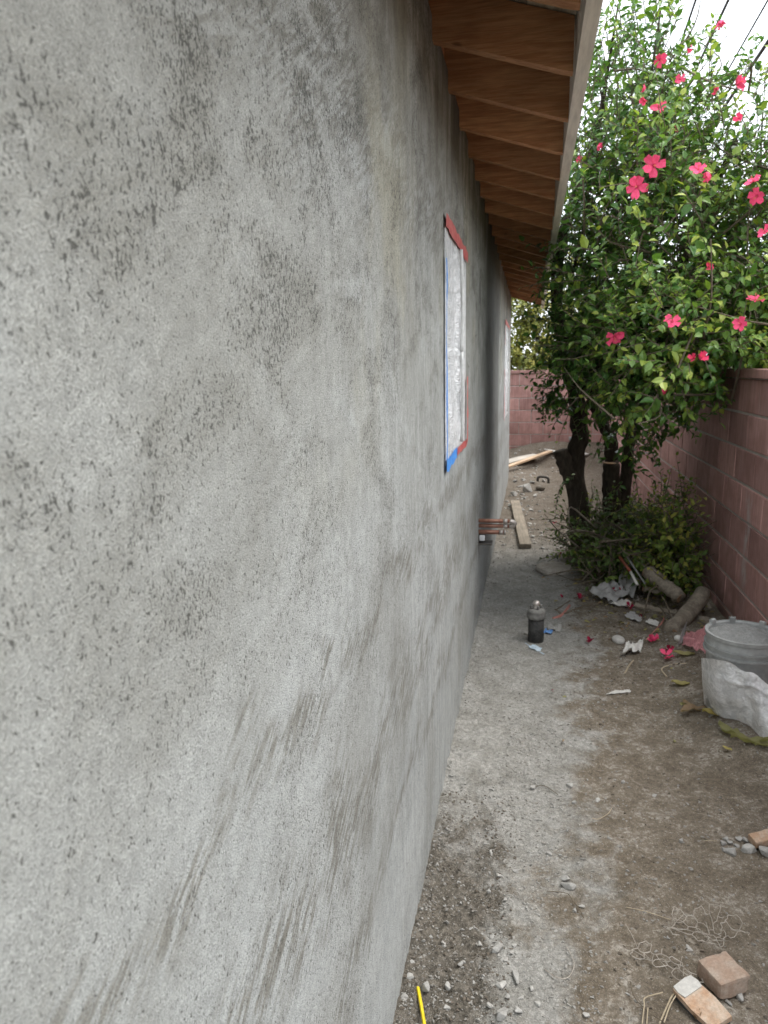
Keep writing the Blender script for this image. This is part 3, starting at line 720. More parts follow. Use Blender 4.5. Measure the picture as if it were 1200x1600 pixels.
for pts in TW: m_.tube([np.array(p)-TO for p in pts], [.0032]*(len(pts)-1)+[.0012], 3, False)
for C_, n_ in (((.86, 5.35, 2.35), 70), ((.62, 5.45, 3.05), 50), ((1.6, 5.05, 2.2), 50), ((.95, 4.9, 1.75), 40)):   # inner branchlets
    for k in range(n_):
        a = np.array(C_)+RNG.normal(size=3)*np.array([.22, .3, .25]); b = a+unit(RNG.normal(size=3)+np.array([0, -.2, .5]))*RNG.uniform(.3, .7)
        if b[0] < .2 and b[2] > 2.3: continue
        m_.tube([q-TO for q in smooth_path([a, (a+b)/2+RNG.normal(size=3)*.05, b], 3)], [.007]*3+[.005]*2+[.003]*2, 4, False)
m_.build('twigs', M['twig'], tree, kind='stuff')

# ---- flowers, each with five petals and a stamen column
def petal_mesh(w=.9, cup=.25, old=False):
    V = []; n, k = 5, 6
    for j in range(k+1):
        v = j/k; hw = w*.5*(math.sin(min(1, v*1.08+.06)*math.pi*.62)**1.2)*(1 if v < .8 else 1-.75*(v-.8)**1.3/.2**.3)
        for i in range(n):
            u = (i/(n-1)-.5)*2
            V.append((u*hw, v, cup*v*v*.6-.10*v**3+.09*math.sin(u*4.4+v*6)*v+.05*math.sin(v*9+u*2)*v+.10*(1-u*u)*-v*.4))
    F = [(j*n+i, j*n+i+1, (j+1)*n+i+1, (j+1)*n+i) for j in range(k) for i in range(n-1)]
    return me('petal', V, F, M['petal_old' if old else 'petal'], True)
PET = [petal_mesh(.74, .30), petal_mesh(.72, .45), petal_mesh(.70, .55)]
stm = MB().tube([(0, 0, .02), (.01, .02, .35), (.03, .05, .72)], [.035, .028, .02], 6)
for k in range(14):
    a = k*2.4; stm.tube([(.02, .03, .45+.02*k), (.02+.10*math.cos(a), .03+.10*math.sin(a), .5+.022*k)], [.008, .016], 4)
STM = me('stamen', stm.V, stm.F, M['stamen'])
cal = MB().tube([(0, 0, -.32), (0, 0, -.18), (0, 0, -.02)], [.035, .10, .12], 7); CAL = me('calyx', cal.V, cal.F, M['calyx'])
ELL = [((.86, 5.35, 2.35), (.72, .95, .72)), ((.62, 5.45, 3.05), (.44, .75, .72)), ((1.25, 5.2, 2.75), (.60, .80, .55)), ((1.65, 5.05, 2.15), (.72, .85, .70)), ((.92, 4.85, 1.74), (.60, .55, .33))]
def front(px, py):                          # where a line of sight first meets the crown
    r = ray(px, py); best = None
    for C_, R_ in ELL:
        R2 = np.array(R_)*1.10; o_ = (CAMP-np.array(C_))/R2; d_ = r/R2
        A, B, C2 = d_@d_, 2*o_@d_, o_@o_-1; disc = B*B-4*A*C2
        if disc > 0:
            t = (-B-math.sqrt(disc))/(2*A)
            if best is None or t < best: best = t
    if best is None: best = 4.9/r[1]
    return CAMP+r*(best*.985)
FL = [(1122, 34, 25, 'side'), (1082, 77, 15, 'side'), (1031, 93, 22, 'open'), (1063, 124, 18, 'open'), (1149, 132, 32, 'side'), (1009, 139, 15, 'side'), (1007, 158, 15, 'side'), (1029, 168, 26, 'open'),
      (1155, 185, 16, 'side'), (1021, 259, 35, 'open'), (995, 292, 33, 'open'), (1091, 265, 25, 'open'), (1112, 275, 27, 'side'), (1177, 284, 25, 'open'), (1183, 306, 28, 'open'),
      (1107, 418, 17, 'side'), (1180, 469, 28, 'open'), (1050, 503, 26, 'open'), (1157, 507, 24, 'open'), (960, 526, 30, 'open'), (1093, 561, 26, 'side'), (1041, 612, 15, 'side'), (934, 227, 12, 'side'),
      (908, 250, 11, 'side'), (1195, 363, 22, 'open'), (1084, 560, 18, 'side'), (1120, 140, 13, 'side'), (1061, 197, 15, 'side')]
for px, py, size, how in FL:
    P0 = front(px, py); dist = (P0-CAMP)@_f; R0 = max(.03, size/2*dist/FPX*1.02)
    view = unit(CAMP-P0)
    nrm = unit(view+RNG.normal(size=3)*(.42 if how == 'open' else .35)+(np.array([0, 0, .1]) if how == 'open' else unit(RNG.normal(size=3)*np.array([1, .3, .5]))*1.3))
    e = ob('flower', None, tree); e.matrix_local = frame_matrix(P0-TO, np.cross(nrm, unit(RNG.normal(size=3))), nrm, R0)
    pm = PET[0] if how == 'open' else PET[RNG.integers(1, 3)]
    for k in range(5):
        ob('petal', pm, e, (0, 0, 0), (random.uniform(-.05, .42) if how == 'open' else random.uniform(.35, 1.0), random.uniform(-.3, .3), k*2*math.pi/5+random.uniform(-.16, .16))).scale = (random.uniform(.85, 1.1), random.uniform(.88, 1.08), 1)
    ob('stamen', STM, e); ob('calyx', CAL, e)

# ---- cut brush heaped at its foot
brush = empty('brush_pile', (.78, 5.55, float(gz0(.78, 5.55))), 'heap of cut leafy branches at the foot of the hibiscus', 'brush')
BO = np.array(brush.location)
def keepb(p): return (p[:, 2] > .03) & (p[:, 0] < 1.16)
bp = [sprigs((.76, 5.62, .20), (.42, .50, .30), 430, k=(5, 9), tl=(.10, .26), ls=(.036, .064), up=.1, keep=keepb, tmean=.42),
      sprigs((1.00, 5.28, .30), (.17, .34, .36), 360, k=(5, 9), ls=(.036, .062), up=.25, keep=keepb, tmean=.74),  # tinted lighter: the skylight on these leaves is put into their colour
      sprigs((.90, 5.36, .22), (.32, .32, .24), 130, k=(4, 7), ls=(.030, .055), up=.15, keep=keepb, tmean=.5),
      sprigs((.52, 5.9, .24), (.2, .3, .24), 110, k=(4, 8), ls=(.034, .06), up=.1, keep=keepb, tmean=.25)]
LB, LD, LN, LLn, LT, TW = join(bp)
ok = LB[:, 0] < 1.165; LB, LD, LN, LLn, LT = LB[ok], LD[ok], LN[ok], LLn[ok], LT[ok]
V, F, T = leaf_cloud(LB-BO, LD, LN, LLn, LLn*.6, LT)
ob('leaves', np_mesh('leaves', V, F, M['leaf_brush'], False, T), brush, kind='stuff')
m_ = MB()
for pts in TW: m_.tube([np.array(p)-BO for p in pts], [.003]*(len(pts)-1)+[.0012], 3, False)
m_.build('twigs', M['twig'], brush, kind='stuff')
for k in range(64):                           # the longer bare branches show singly
    a = np.array([RNG.uniform(.45, 1.08), RNG.uniform(5.02, 5.9), RNG.uniform(.04, .40)]); b = a+unit(RNG.normal(size=3)*np.array([1, .8, .45]))*RNG.uniform(.3, .6)
    b[2] = np.clip(b[2], .02, .5); b[1] = max(b[1], 5.0); b[0] = min(b[0], 1.15)
    MB().tube([q-BO for q in smooth_path([a, (a+b)/2+RNG.normal(size=3)*.06, b], 4)], [.007]*4+[.005]*3+[.003]*2, 5).build('branch', M['twig' if k % 3 else 'log'], brush, True)

# ---- the yellow-green tree beyond the far wall, and the neighbours' shrubs
def far_tree(name, base, blobs, label, mat, ls, n, trunk_r=.12, h=2.2, group=None, tm=.5):
    e = empty(name, base, label, 'tree', group); O = np.array(base)
    MB().tube(smooth_path([(0, 0, -.1), (.08, .05, h*.5), (-.05, 0, h)], 4), trunk_r, 8, True, .15).build('trunk', M['bark'], e, True)
    P = [sprigs(C_, R_, n_, k=(5, 9), tl=(.2, .45), ls=ls, tmean=tm) for (C_, R_), n_ in zip(blobs, n)]
    LB, LD, LN, LLn, LT, TW = join(P); V, F, T = leaf_cloud(LB-O, LD, LN, LLn, LLn*.55, LT)
    ob('crown', np_mesh('crown', V, F, M[mat], False, T), e, kind='stuff')
    m_ = MB()
    for pts in TW[::2]: m_.tube([np.array(p)-O for p in pts], [.006]*(len(pts)-1)+[.003], 3, False)
    for (C_, R_) in blobs:
        m_.tube([(0, 0, h*.7), np.array(C_)-O+np.array([0, 0, -R_[2]*.3])], [trunk_r*.6, .02], 6)
    m_.build('branches', M['bark'], e, kind='stuff')
far_tree('yellow_leaved_tree', (.3, 15.2, 0), [((-.6, 14.9, 2.3), (1.5, .9, 1.1)), ((.9, 15.0, 2.4), (1.2, .9, 1.2)), ((-2.2, 15.3, 2.6), (1.3, 1, 1.4)), ((-.2, 15.5, 3.4), (1.6, 1, 1.1)), ((.2, 14.6, 1.6), (1.7, .6, .5))],
         'yellow-green leafy tree rising beyond the far block wall', 'leaf_far', (.09, .15), [620, 420, 260, 420, 420])
far_tree('garden_shrub', (2.9, 9.5, 0), [((2.9, 9.5, 1.3), (.9, 1.1, .55)), ((2.3, 8.6, 1.1), (.6, .8, .5))], 'dark green shrub in the garden behind the right block wall', 'leaf', (.06, .09), [200, 120], .06, .9, None, .5)
far_tree('garden_tree', (3.4, 17.5, 0), [((3.2, 17.3, 2.2), (1.6, 1.2, 1.0)), ((4.6, 17.6, 2.0), (1.4, 1, .9)), ((2.2, 17.0, 1.7), (1.0, .9, .7))], 'green tree far behind the corner of the two block walls', 'leaf', (.09, .14), [240, 200, 160], .1, 1.6, None, .6)

# ================================================================== overhead cables
pole = empty('utility_pole', (7.2, 58, 0), 'dark wooden utility pole far behind the trees', 'pole')
MB().tube([(0, 0, -.3), (0, 0, 8.2)], [.15, .11], 10).build('post', M['pole'], pole, True)
MB().bbox(-1.1, 1.1, -.16, -.06, 7.0, 7.12, .01).build('crossarm', M['pole'], pole)
for k, (a, b, Z, r_, lab) in enumerate([((1200, 65), (1160, 125), 6.0, .030, 'thick black overhead cable, rightmost and lowest of the cables'), ((1138, 0), (1094, 95), 6.6, .022, 'black overhead cable passing behind the topmost pink flower'),
        ((1087, 0), (1066, 62), 6.6, .017, 'thin black overhead cable, leftmost of the cables'), ((1200, 0), (1180, 35), 6.4, .015, 'thin black overhead cable near the upper right corner')]):
    A = atz(*a, Z); dv = unit(atz(*b, Z)-A); far = np.array([7.2-.9+.55*k, 57.9, 7.1])
    P = []
    for y in list(np.linspace(-6, 20, 14))+[30, 42, 57.9]:
        q = A+dv*((y-A[1])/dv[1]); u = sst(18, 58, y); q = q*(1-u)+far*u; q[1] = y; q[2] += .0; P.append(q)
    MB().tube(P, r_, 6).build('overhead_cable', M['cable'], None, True)
    tag(bpy.data.objects[-1] if False else COL.objects[-1], lab, 'cable', 'overhead cables')

# ================================================================== fittings on the stucco wall
pc = empty('copper_pipes', (-D, 4.40, .63), 'three short copper pipes sticking out of the stucco wall below the window', 'pipes')
y_ = 0
def hp(z, x1, y=0., r_=.0125): return MB().tube([(-.05, y, z), (x1, y, z)], r_, 12)
p1 = hp(.034, .195).build('pipe', M['copper'], pc, True); p2 = hp(.0, .195, .012).build('pipe', M['copper'], pc, True); p3 = hp(-.037, .165, .0, .0145).build('pipe', M['copper'], pc, True)
MB().tube(smooth_path([(.19, 0, .034), (.213, .003, .030), (.222, .006, .017), (.213, .009, .003), (.19, .012, 0)], 4), .0135, 10).build('bend', M['solder'], pc, True)
for z, x, y in ((.034, .165, 0), (0, .165, .012), (-.037, .14, 0)):
    MB().lathe([(.0155, -.012), (.0155, .012)], 12, (0, 0, 0)).build('collar', M['solder'], pc, True, (x, y, z), (0, math.pi/2, 0))
MB().lathe([(.0175, -.006), (.0175, .006)], 12).build('end_cap', M['solder'], pc, True, (.163, 0, -.037), (0, math.pi/2, 0))
wf = empty('white_pipe_cap', (-D, 4.42, .555), 'white square plug on a dark bracket under the copper pipes', 'fitting')
MB().bbox(.006, .040, -.045, -.020, -.016, .018, .004).build('plug', M['white_plastic'], wf)
MB().bbox(-.01, .046, -.030, .028, -.028, .030, .004).build('socket', M['dark_metal'], wf, loc=(-.004, .008, .002))
MB().bbox(-.01, .085, -.05, .05, -.042, -.032, .002).build('plate', M['dark_metal'], wf)

# ================================================================== things on the ground
def rock(seed, flat=.6, jag=.28, sub=2):
    """broken lump: the hull of a few points, or a worn ball when jag is small"""
    import bmesh
    b = bmesh.new(); r_ = np.random.default_rng(seed)
    if jag < .15:
        bmesh.ops.create_icosphere(b, subdivisions=3, radius=1)
        for v in b.verts: v.co = Vector(np.array(v.co)*(1+.12*float(vn(v.co.x*2+seed, v.co.y*2+v.co.z, seed)))*np.array([1, .8, flat]))
    else:
        P = unit(r_.normal(size=(11 if sub == 1 else 17, 3)))*r_.uniform(.72, 1.08, (11 if sub == 1 else 17, 1))
        for p_ in P: b.verts.new((p_[0]*1.1, p_[1]*r_.uniform(.75, .95), p_[2]*flat))
        g = bmesh.ops.convex_hull(b, input=b.verts)
        bmesh.ops.delete(b, geom=[v for v in b.verts if not v.link_faces], context='VERTS')
        if sub > 1: bmesh.ops.bevel(b, geom=b.edges[:], offset=.05, segments=1, affect='EDGES')
    bmesh.ops.triangulate(b, faces=b.faces[:]); b.verts.index_update()
    V = [tuple(v.co) for v in b.verts]; F = [[v.index for v in f.verts] for f in b.faces]; b.free(); return V, F
ROCKS = [me('chunk', *rock(100+k, (.45, .6, .75)[k % 3]), M['chunk']) for k in range(9)]
CHIPS = [me('chip', *rock(140+k, .4, .3, 1), M['chip']) for k in range(4)]
def stone(name, px, py, wpx, label, cat='rubble', group=None, mesh=None, asp=1.0, rz=None, sink=.3):
    p = gp(px, py); d_ = (p-CAMP)@_f; r_ = wpx/2*d_/FPX; m = mesh or random.choice(ROCKS)
    o = ob(name, m, None, (p[0], p[1], gz(p[0], p[1])+r_*.45*(1-sink)), (random.uniform(-.3, .3), random.uniform(-.3, .3), random.uniform(0, 6.28) if rz is None else rz))
    o.scale = (r_*1.15, r_*1.15*asp, r_*1.1); return tag(o, label, cat, group)
ORD = ['nearest', 'second nearest', 'third nearest', 'fourth nearest', 'fifth nearest', 'sixth nearest', 'seventh nearest', 'eighth nearest', 'ninth nearest', 'tenth nearest', 'eleventh nearest', 'twelfth nearest', 'thirteenth nearest']
def located(spots, marks, fmt):
    rows = []
    for i, q in enumerate(spots):
        k = min(marks, key=lambda m: math.hypot(m[0]-q[0], m[1]-q[1])); dx, dy = q[0]-k[0], q[1]-k[1]
        side = ('right of' if dx > 0 else 'left of') if abs(dx) > abs(dy) else ('in front of' if dy > 0 else 'behind')
        rows.append((k[2], side, math.hypot(dx, dy), i))
    out = [None]*len(spots)
    for key in {r_[:2] for r_ in rows}:
        for n_, r_ in enumerate(sorted(r_ for r_ in rows if r_[:2] == key)): out[r_[3]] = fmt.format(ORD[min(n_, 12)], key[1], key[0])
    return out
# named lumps of mortar in the foreground
stone('mortar_lump', 777, 1484, 21, 'angular grey mortar lump at the edge of the dark scraped soil', asp=.9, mesh=ROCKS[1])
stone('mortar_lump', 806, 1527, 26, 'long flat grey mortar slab beside the dark soil', asp=.5, rz=1.9, mesh=ROCKS[0])
stone('mortar_lump', 783, 1543, 20, 'knobbly grey mortar lump left of the long flat slab', mesh=ROCKS[4])
stone('mortar_lump', 783, 1588, 30, 'broad flat mortar flake at the bottom of the picture', mesh=ROCKS[3], asp=.7)
stone('mortar_lump', 663, 1547, 22, 'dusty mortar lump touching the tip of the yellow stick', mesh=ROCKS[5])
stone('mortar_lump', 888, 1386, 22, 'pale broken mortar flake lying alone in mid path', mesh=ROCKS[6], asp=.8)
stone('mortar_lump', 884, 1374, 15, 'small mortar flake just behind the pale broken one', mesh=ROCKS[7])
stone('mortar_lump', 1170, 1328, 24, 'white rounded mortar lump left of the tan brick scrap', mesh=ROCKS[2])
stone('mortar_lump', 1196, 1334, 24, 'white mortar lump in front of the tan brick scrap', mesh=ROCKS[8])
stone('mortar_lump', 1143, 1333, 20, 'crumbly pale mortar lump, largest of the small cluster at right', mesh=ROCKS[4])
SP = ((1130, 1320, 13), (1141, 1318, 12), (1131, 1329, 12), (1134, 1313, 11), (1155, 1313, 14), (1165, 1314, 13), (1150, 1322, 10))
for (px, py, s_), lb in zip(SP, located(SP, [(1185, 1325, 'tan brick scrap')], 'pale mortar crumb, {} of those {} the {}')):
    stone('mortar_lump', px, py, s_, lb, 'rubble', 'mortar crumbs by the tan scrap')
stone('mortar_lump', 1155, 1559, 17, 'round grey mortar lump touching the front corner of the half brick', mesh=ROCKS[5])
stone('mortar_lump', 1155, 1525, 13, 'pale mortar lump at the right side of the half brick', mesh=ROCKS[4])
stone('mortar_lump', 1138, 1568, 11, 'small mortar lump between the half brick and tan paver', mesh=ROCKS[1])
SP = ((721, 1509, 12), (700, 1543, 13), (748, 1475, 11), (693, 1475, 11), (674, 1467, 10), (697, 1577, 12), (765, 1575, 11), (737, 1452, 9), (908, 1415, 12), (897, 1424, 9), (791, 1500, 11), (800, 1490, 9), (793, 1560, 12),
        (833, 1232, 12), (891, 1229, 12), (934, 1250, 10), (897, 1255, 9), (858, 1335, 9), (1064, 1315, 10), (974, 1223, 9), (840, 1570, 11), (917, 1587, 14), (803, 1478, 10), (780, 1370, 12), (806, 1362, 10), (767, 1330, 9), (1022, 1244, 10), (790, 1405, 9), (765, 1395, 10), (770, 1460, 10), (815, 1560, 12), (830, 1545, 10), (808, 1583, 14), (640, 1530, 13), (633, 1560, 14), (645, 1505, 10))
MK = [(655, 1560, 'yellow stick'), (777, 1484, 'angular mortar lump'), (806, 1527, 'long flat mortar slab'), (888, 1386, 'pale broken mortar flake'), (880, 1510, 'curved wire loop'), (1145, 1325, 'cluster of pale lumps'), (837, 1000, 'black capped pipe')]
for (px, py, s_), lb in zip(SP, located(SP, MK, 'loose mortar crumb, {} of those {} the {}')):
    stone('mortar_crumb', px, py, s_, lb, 'rubble', 'loose mortar crumbs', mesh=random.choice(ROCKS+CHIPS))
# rubble along the foot of the house further on
stone('rubble_block', 803, 776, 20, 'broken grey block against the house beyond the plank', 'rubble', mesh=ROCKS[3], asp=.7)
stone('rubble_block', 825, 770, 22, 'rounded grey rubble lump beyond the plank end', 'rubble', mesh=ROCKS[5])
stone('rubble_block', 843, 765, 17, 'dark brown clod among the rubble left of the trunks', 'rubble', mesh=me('clod', *rock(171, .6), M['clod']))
stone('rubble_block', 829, 799, 12, 'pale chip in the rubble right of the plank', 'rubble', mesh=CHIPS[1])
SP = ((815, 760, 9), (832, 755, 11), (812, 788, 8), (820, 782, 9), (836, 777, 8), (850, 752, 8), (798, 790, 9), (818, 750, 10), (805, 752, 9), (826, 790, 7), (833, 840, 8), (848, 858, 7), (844, 800, 7))
for (px, py, s_), lb in zip(SP, located(SP, [(803, 776, 'broken grey block'), (848, 750, 'black hoop'), (812, 820, 'wooden plank')], 'pale rubble chip, {} of those {} the {}')):
    stone('rubble_chip', px, py, s_, lb, 'rubble', 'rubble chips beyond the plank', mesh=random.choice(CHIPS+ROCKS))
for px, py, s_, lb in ((1012, 757, 20, 'largest grey rubble lump behind the hibiscus trunks by the wall'), (1000, 765, 15, 'rubble lump behind the trunks, left of the largest one there'), (1025, 768, 14, 'rubble lump behind the trunks, against the block wall')):
    stone('rubble_block', px, py, s_, lb, 'rubble', 'rubble behind the trunks')
stone('white_stone', 966, 1003, 20, 'smooth white stone beside the fallen petals', 'stone', mesh=me('white_stone', *rock(181, .5, .08), M['chip'], True))
# round stepping stone
p = gp(863, 893); st = MB().lathe([(.10, -.02), (.128, -.005), (.136, .02), (.130, .040), (.115, .048), (.06, .050)], 26)
V = [(x*1.05*(1+.06*math.sin(3*math.atan2(y, x)+1)), y*.95, z+.003*math.sin(9*x+5*y)) for x, y, z in st.V]
tag(mk('flat_stone', V, st.F, M['stone'], None, False, (p[0]+.01, p[1], p[2]), (.05, .03, .4)), 'flat round brown stone lying at the edge of the brush', 'stone')

# bucket of mortar mix
bx = at(1163, 987, 3.30); BZ = .055
bk = empty('mortar_bucket', (bx[0], bx[1], BZ), 'grey plastic bucket full of dry mortar beside the block wall', 'bucket', rot=(0, 0, .2))
bk.scale = (1.03, 1.03, .93)
MB().lathe([(.128, 0), (.134, .005), (.140, .12), (.147, .28), (.150, .30), (.150, .385), (.146, .387), (.143, .378), (.141, .33)], 48, capt=False).build('body', M['bucket'], bk, True)
for z0_, z1_, r_ in ((.290, .302, .160), (.322, .333, .158), (.370, .388, .157)):
    MB().lathe([(.148, z0_), (r_, z0_+.001), (r_, z1_-.001), (.148, z1_)], 48, capb=False, capt=False).build('rim_ring', M['bucket'], bk)
V = [(0, 0, .385)]; F = []; n = 40
for j in range(1, 13):
    for k in range(n):
        a = 2*math.pi*k/n; r_ = .1415*j/12; x, y = r_*math.cos(a), r_*math.sin(a)
        V.append((x, y, .362+.022*(1-(j/12)**2)+.020*float(fbm(x*28, y*28, 91, 4, .65))+.006))
for k in range(n): F.append((0, 1+k, 1+(k+1) % n))
for j in range(11):
    for k in range(n): F.append((1+j*n+k, 1+(j+1)*n+k, 1+(j+1)*n+(k+1) % n, 1+j*n+(k+1) % n))
mk('mortar_fill', V, F, M['mix'], bk, True)
for a in (2.15, 1.45, .6):                      # torn lid tabs left standing on the rim
    m_ = MB(); wd = .17
    for s in range(5):
        q = a-wd/2+wd*s/4
        for z in (.375, .402+.003*math.sin(s*3+a)):
            for r_ in (.1425, .1575): m_.V.append((r_*math.cos(q), r_*math.sin(q), z))
    for s in range(4):
        b = 4*s; m_.F += [(b, b+4, b+6, b+2), (b+1, b+3, b+7, b+5), (b+2, b+6, b+7, b+3)]
    m_.F += [(0, 2, 3, 1), (16, 17, 19, 18)]; m_.build('lid_tab', M['bucket'], bk)
MB().bbox(.150, .178, -.022, .022, .285, .345, .005).build('handle_lug', M['bucket'], bk, rot=(0, 0, -1.15))
# poly sheet standing crumpled in front of it
bot = [gp(1101, 1098), gp(1112, 1110), gp(1130, 1119), gp(1152, 1124), gp(1172, 1133), gp(1190, 1152), gp(1222, 1165)]
topc = [at(1096, 1027, 3.32), at(1118, 1029, 3.17), at(1140, 1034, 3.12), at(1160, 1046, 3.10), at(1178, 1050, 3.09), at(1200, 1068, 3.07), at(1235, 1085, 3.06)]
bc = smooth_path(bot, 8); tcv = smooth_path(topc, 8); n = len(bc); k = 30; O = bot[2]
V = []
for j in range(k+1):
    v = j/k
    for i in range(n):
        u = i/(n-1); q = bc[i]*(1-v)+tcv[i]*v; o_ = .02*math.sin(v*math.pi)
        q = q+np.array([-.3, -1, .15])*(o_+.030*abs(float(fbm(u*3.2, v*2.2, 61, 2)))+.016*abs(((u*3.1+v*1.3) % 1)-.5)+.012*abs(((u*1.7-v*2.6+.3) % 1)-.5)+.008*abs(float(fbm(u*11+v*4, v*7, 63, 2)))+.02*math.exp(-((v-.62-.25*u)/.03)**2)*u)
        q[2] = max(q[2], .012+.004*i/n); V.append(q-O)
F = [(j*n+i, j*n+i+1, (j+1)*n+i+1, (j+1)*n+i) for j in range(k) for i in range(n-1)]
tag(mk('plastic_sheet', V, F, M['poly'], None, True, O), 'crumpled clear plastic sheet standing in front of the grey bucket', 'plastic sheet')
# pink bag behind the bucket
def crumple(name, pts, base, mat, label, cat, amp=.02, seed=1, n=16, thick=.0, lift=.01):
    """a scrap of thin sheet: four ground corners, folded and creased"""
    a, b, c, d_ = [np.array(q, float) for q in pts]; O = (a+b+c+d_)/4; V = []
    for j in range(n+1):
        for i in range(n+1):
            u, v = i/n, j/n; q = (a*(1-u)+b*u)*(1-v)+(d_*(1-u)+c*u)*v
            e = .12*float(fbm(u*2.2, v*2.2, seed+7, 2)); q = q+(b-a)*e*.5+(d_-a)*e*.4
            q[2] = q[2]+lift+amp*abs(float(fbm(u*4+seed, v*4, seed, 3)))*1.8+amp*.3*math.sin(u*7+seed)*math.sin(v*5); V.append(q-O)
    F = [(j*(n+1)+i, j*(n+1)+i+1, (j+1)*(n+1)+i+1, (j+1)*(n+1)+i) for j in range(n) for i in range(n)]
    return tag(mk(name, V, F, mat, None, True, O), label, cat)
crumple('pink_bag', [at(1066, 1012, 4.05), at(1106, 1030, 3.62), at(1108, 985, 3.72), at(1068, 1000, 4.1)], None, M['pink'], 'crumpled pink plastic bag tucked behind the grey bucket', 'bag', .035, 5)
# cut logs
def log(a, b, r0, r1, label, seed, knot=False):
    a, b = np.array(a), np.array(b); O = a.copy(); O[2] = max(0, a[2]-r0)
    e = empty('cut_log', O, label, 'log', 'cut hibiscus logs'); ax = unit(b-a); rr = np.random.default_rng(seed)
    mid = [a+(b-a)*t+rr.normal(size=3)*.006 for t in np.linspace(0, 1, 9)]
    MB().tube([q-O for q in mid], [r0+(r1-r0)*i/8*(1)+rr.uniform(-.05, .05)*r0 for i in range(9)], 14, True, .08).build('bark', M['log'], e, True)
    for q, s, r_ in ((a, -1, r0), (b, 1, r1)):
        MB().tube([q-O+ax*s*.0005, q-O+ax*s*.004], r_*.90, 14).build('cut_end', M['cut'], e)
log(at(1012, 893, 4.95), at(1064, 934, 4.75), .050, .043, 'cut log leaning on the brush with its sawn end raised', 1)
log(at(1049, 991, 4.32), at(1100, 928, 4.70), .055, .048, 'thick cut log lying nearest the path, slanting up to the wall', 2)
log(at(988, 944, 4.85), at(1058, 960, 4.72), .021, .024, 'thin grey cut branch lying behind the thick log', 3)
log(at(1076, 958, 4.72), at(1112, 985, 4.45), .045, .045, 'short cut log behind the thick log, next to the bucket', 4)
log(at(1094, 945, 4.95), at(1128, 985, 4.6), .050, .048, 'cut log lying against the foot of the block wall', 5)
log(at(1005, 920, 4.95), at(1048, 928, 4.95), .016, .014, 'thin pale branch under the raised log', 6)
# sticks
def stick(name, pts, r_, mat, label, cat='stick', group=None, n=6):
    P = smooth_path([np.array(q) for q in pts], 5); O = P[0]
    return tag(MB().tube([q-O for q in P], r_, n).build(name, mat, None, True, O), label, cat, group)
e = empty('painted_rod', at(996, 914, 4.85), 'thin rod with worn red and white paint standing in the brush', 'rod')
O = np.array(e.location)
MB().tube([(0, 0, 0), at(985, 893, 4.95)-O], .010, 8).build('white_end', M['white'], e, True)
MB().tube([at(985, 893, 4.95)-O, at(968, 870, 5.05)-O], .010, 8).build('red_end', M['redpaint'], e, True)
stick('grey_rod', [at(1008, 912, 4.9), at(995, 893, 5.0), at(978, 867, 5.1)], .007, M['grey_board'], 'thin grey rod leaning in the brush behind the painted one', 'rod')
stick('bare_twig', [at(990, 1005, 4.32), at(1006, 960, 4.6), at(1015, 925, 4.75), at(1028, 915, 4.8)], .006, M['twig'], 'long bare twig arching from the ground up onto the raised log', 'twig')
stick('bare_twig', [at(1044, 985, 4.4), at(1036, 955, 4.55), at(1028, 946, 4.7)], .006, M['twig'], 'bare twig standing just left of the thick log', 'twig')
stick('bare_twig', [at(1050, 970, 4.5), at(1042, 945, 4.65), at(1033, 930, 4.75)], .005, M['twig'], 'bare twig crossing behind the thick log', 'twig')
stick('bare_twig', [gp(1010, 998, .01), gp(1034, 962, .05), gp(1040, 950, .05)], .005, M['pinkstick'], 'reddish twig lying left of the thick log', 'twig')
stick('bare_twig', [gp(976, 1050, .01), gp(984, 1036, .01), gp(990, 1028, .015)], .005, M['straw'], 'short pale twig in front of the crumpled paper', 'twig')
stick('bare_twig', [gp(1042, 1055, .008), gp(1034, 1042, .012), gp(1050, 1036, .01), gp(1073, 1034, .01)], .004, M['straw'], 'curved pale root lying in front of the pink petals', 'twig')
stick('bare_twig', [gp(940, 935, .02), gp(905, 948, .01), gp(880, 955, .02), gp(868, 948, .02)], .008, M['twig'], 'brown twig lying between the black pipe and the brush', 'twig')
stick('bare_twig', [gp(870, 950, .01), gp(900, 930, .02), gp(930, 920, .03)], .006, M['twig'], 'thin twig trailing out of the left side of the brush', 'twig')
stick('pink_tube', [gp(864, 965, .008), gp(878, 958, .012), gp(890, 942, .02)], .010, M['pinkstick'], 'short bent pink tube on the ground behind the black pipe', 'tube')
stick('bent_wire', [at(840, 752, 9.9), at(841, 746, 9.9), at(848, 745, 9.9), at(856, 747, 9.9), at(857, 755, 9.9)], .018, M['dark_metal'], 'bent black hoop among the rubble left of the trunks', 'hoop')
# paper scraps
def scrap(name, pxs, mat, label, cat, amp, seed, lift=.01, dz=(0, 0, 0, 0)):
    return crumple(name, [gp(*q)+np.array([0, 0, h]) for q, h in zip(pxs, dz)], None, mat, label, cat, amp, seed, 14, 0, lift)
scrap('paper_scrap', [(918, 935), (955, 948), (985, 938), (955, 926)], M['paper'], 'torn grey paper lying flat at the front of the brush', 'paper', .05, 3, .02, (.03, .0, .02, .06))
scrap('paper_scrap', [(965, 925), (990, 942), (1000, 920), (975, 905)], M['paper'], 'folded grey paper standing up against the brush', 'paper', .05, 9, .02, (.02, .0, .10, .12))
scrap('paper_scrap', [(950, 948), (985, 951), (988, 943), (955, 941)], M['white'], 'pale strip of paper below the folded grey paper', 'paper', .02, 13)
scrap('paper_scrap', [(975, 966), (998, 975), (1008, 968), (985, 958)], M['paper'], 'small flat grey scrap left of the thin cut branch', 'paper', .012, 17)
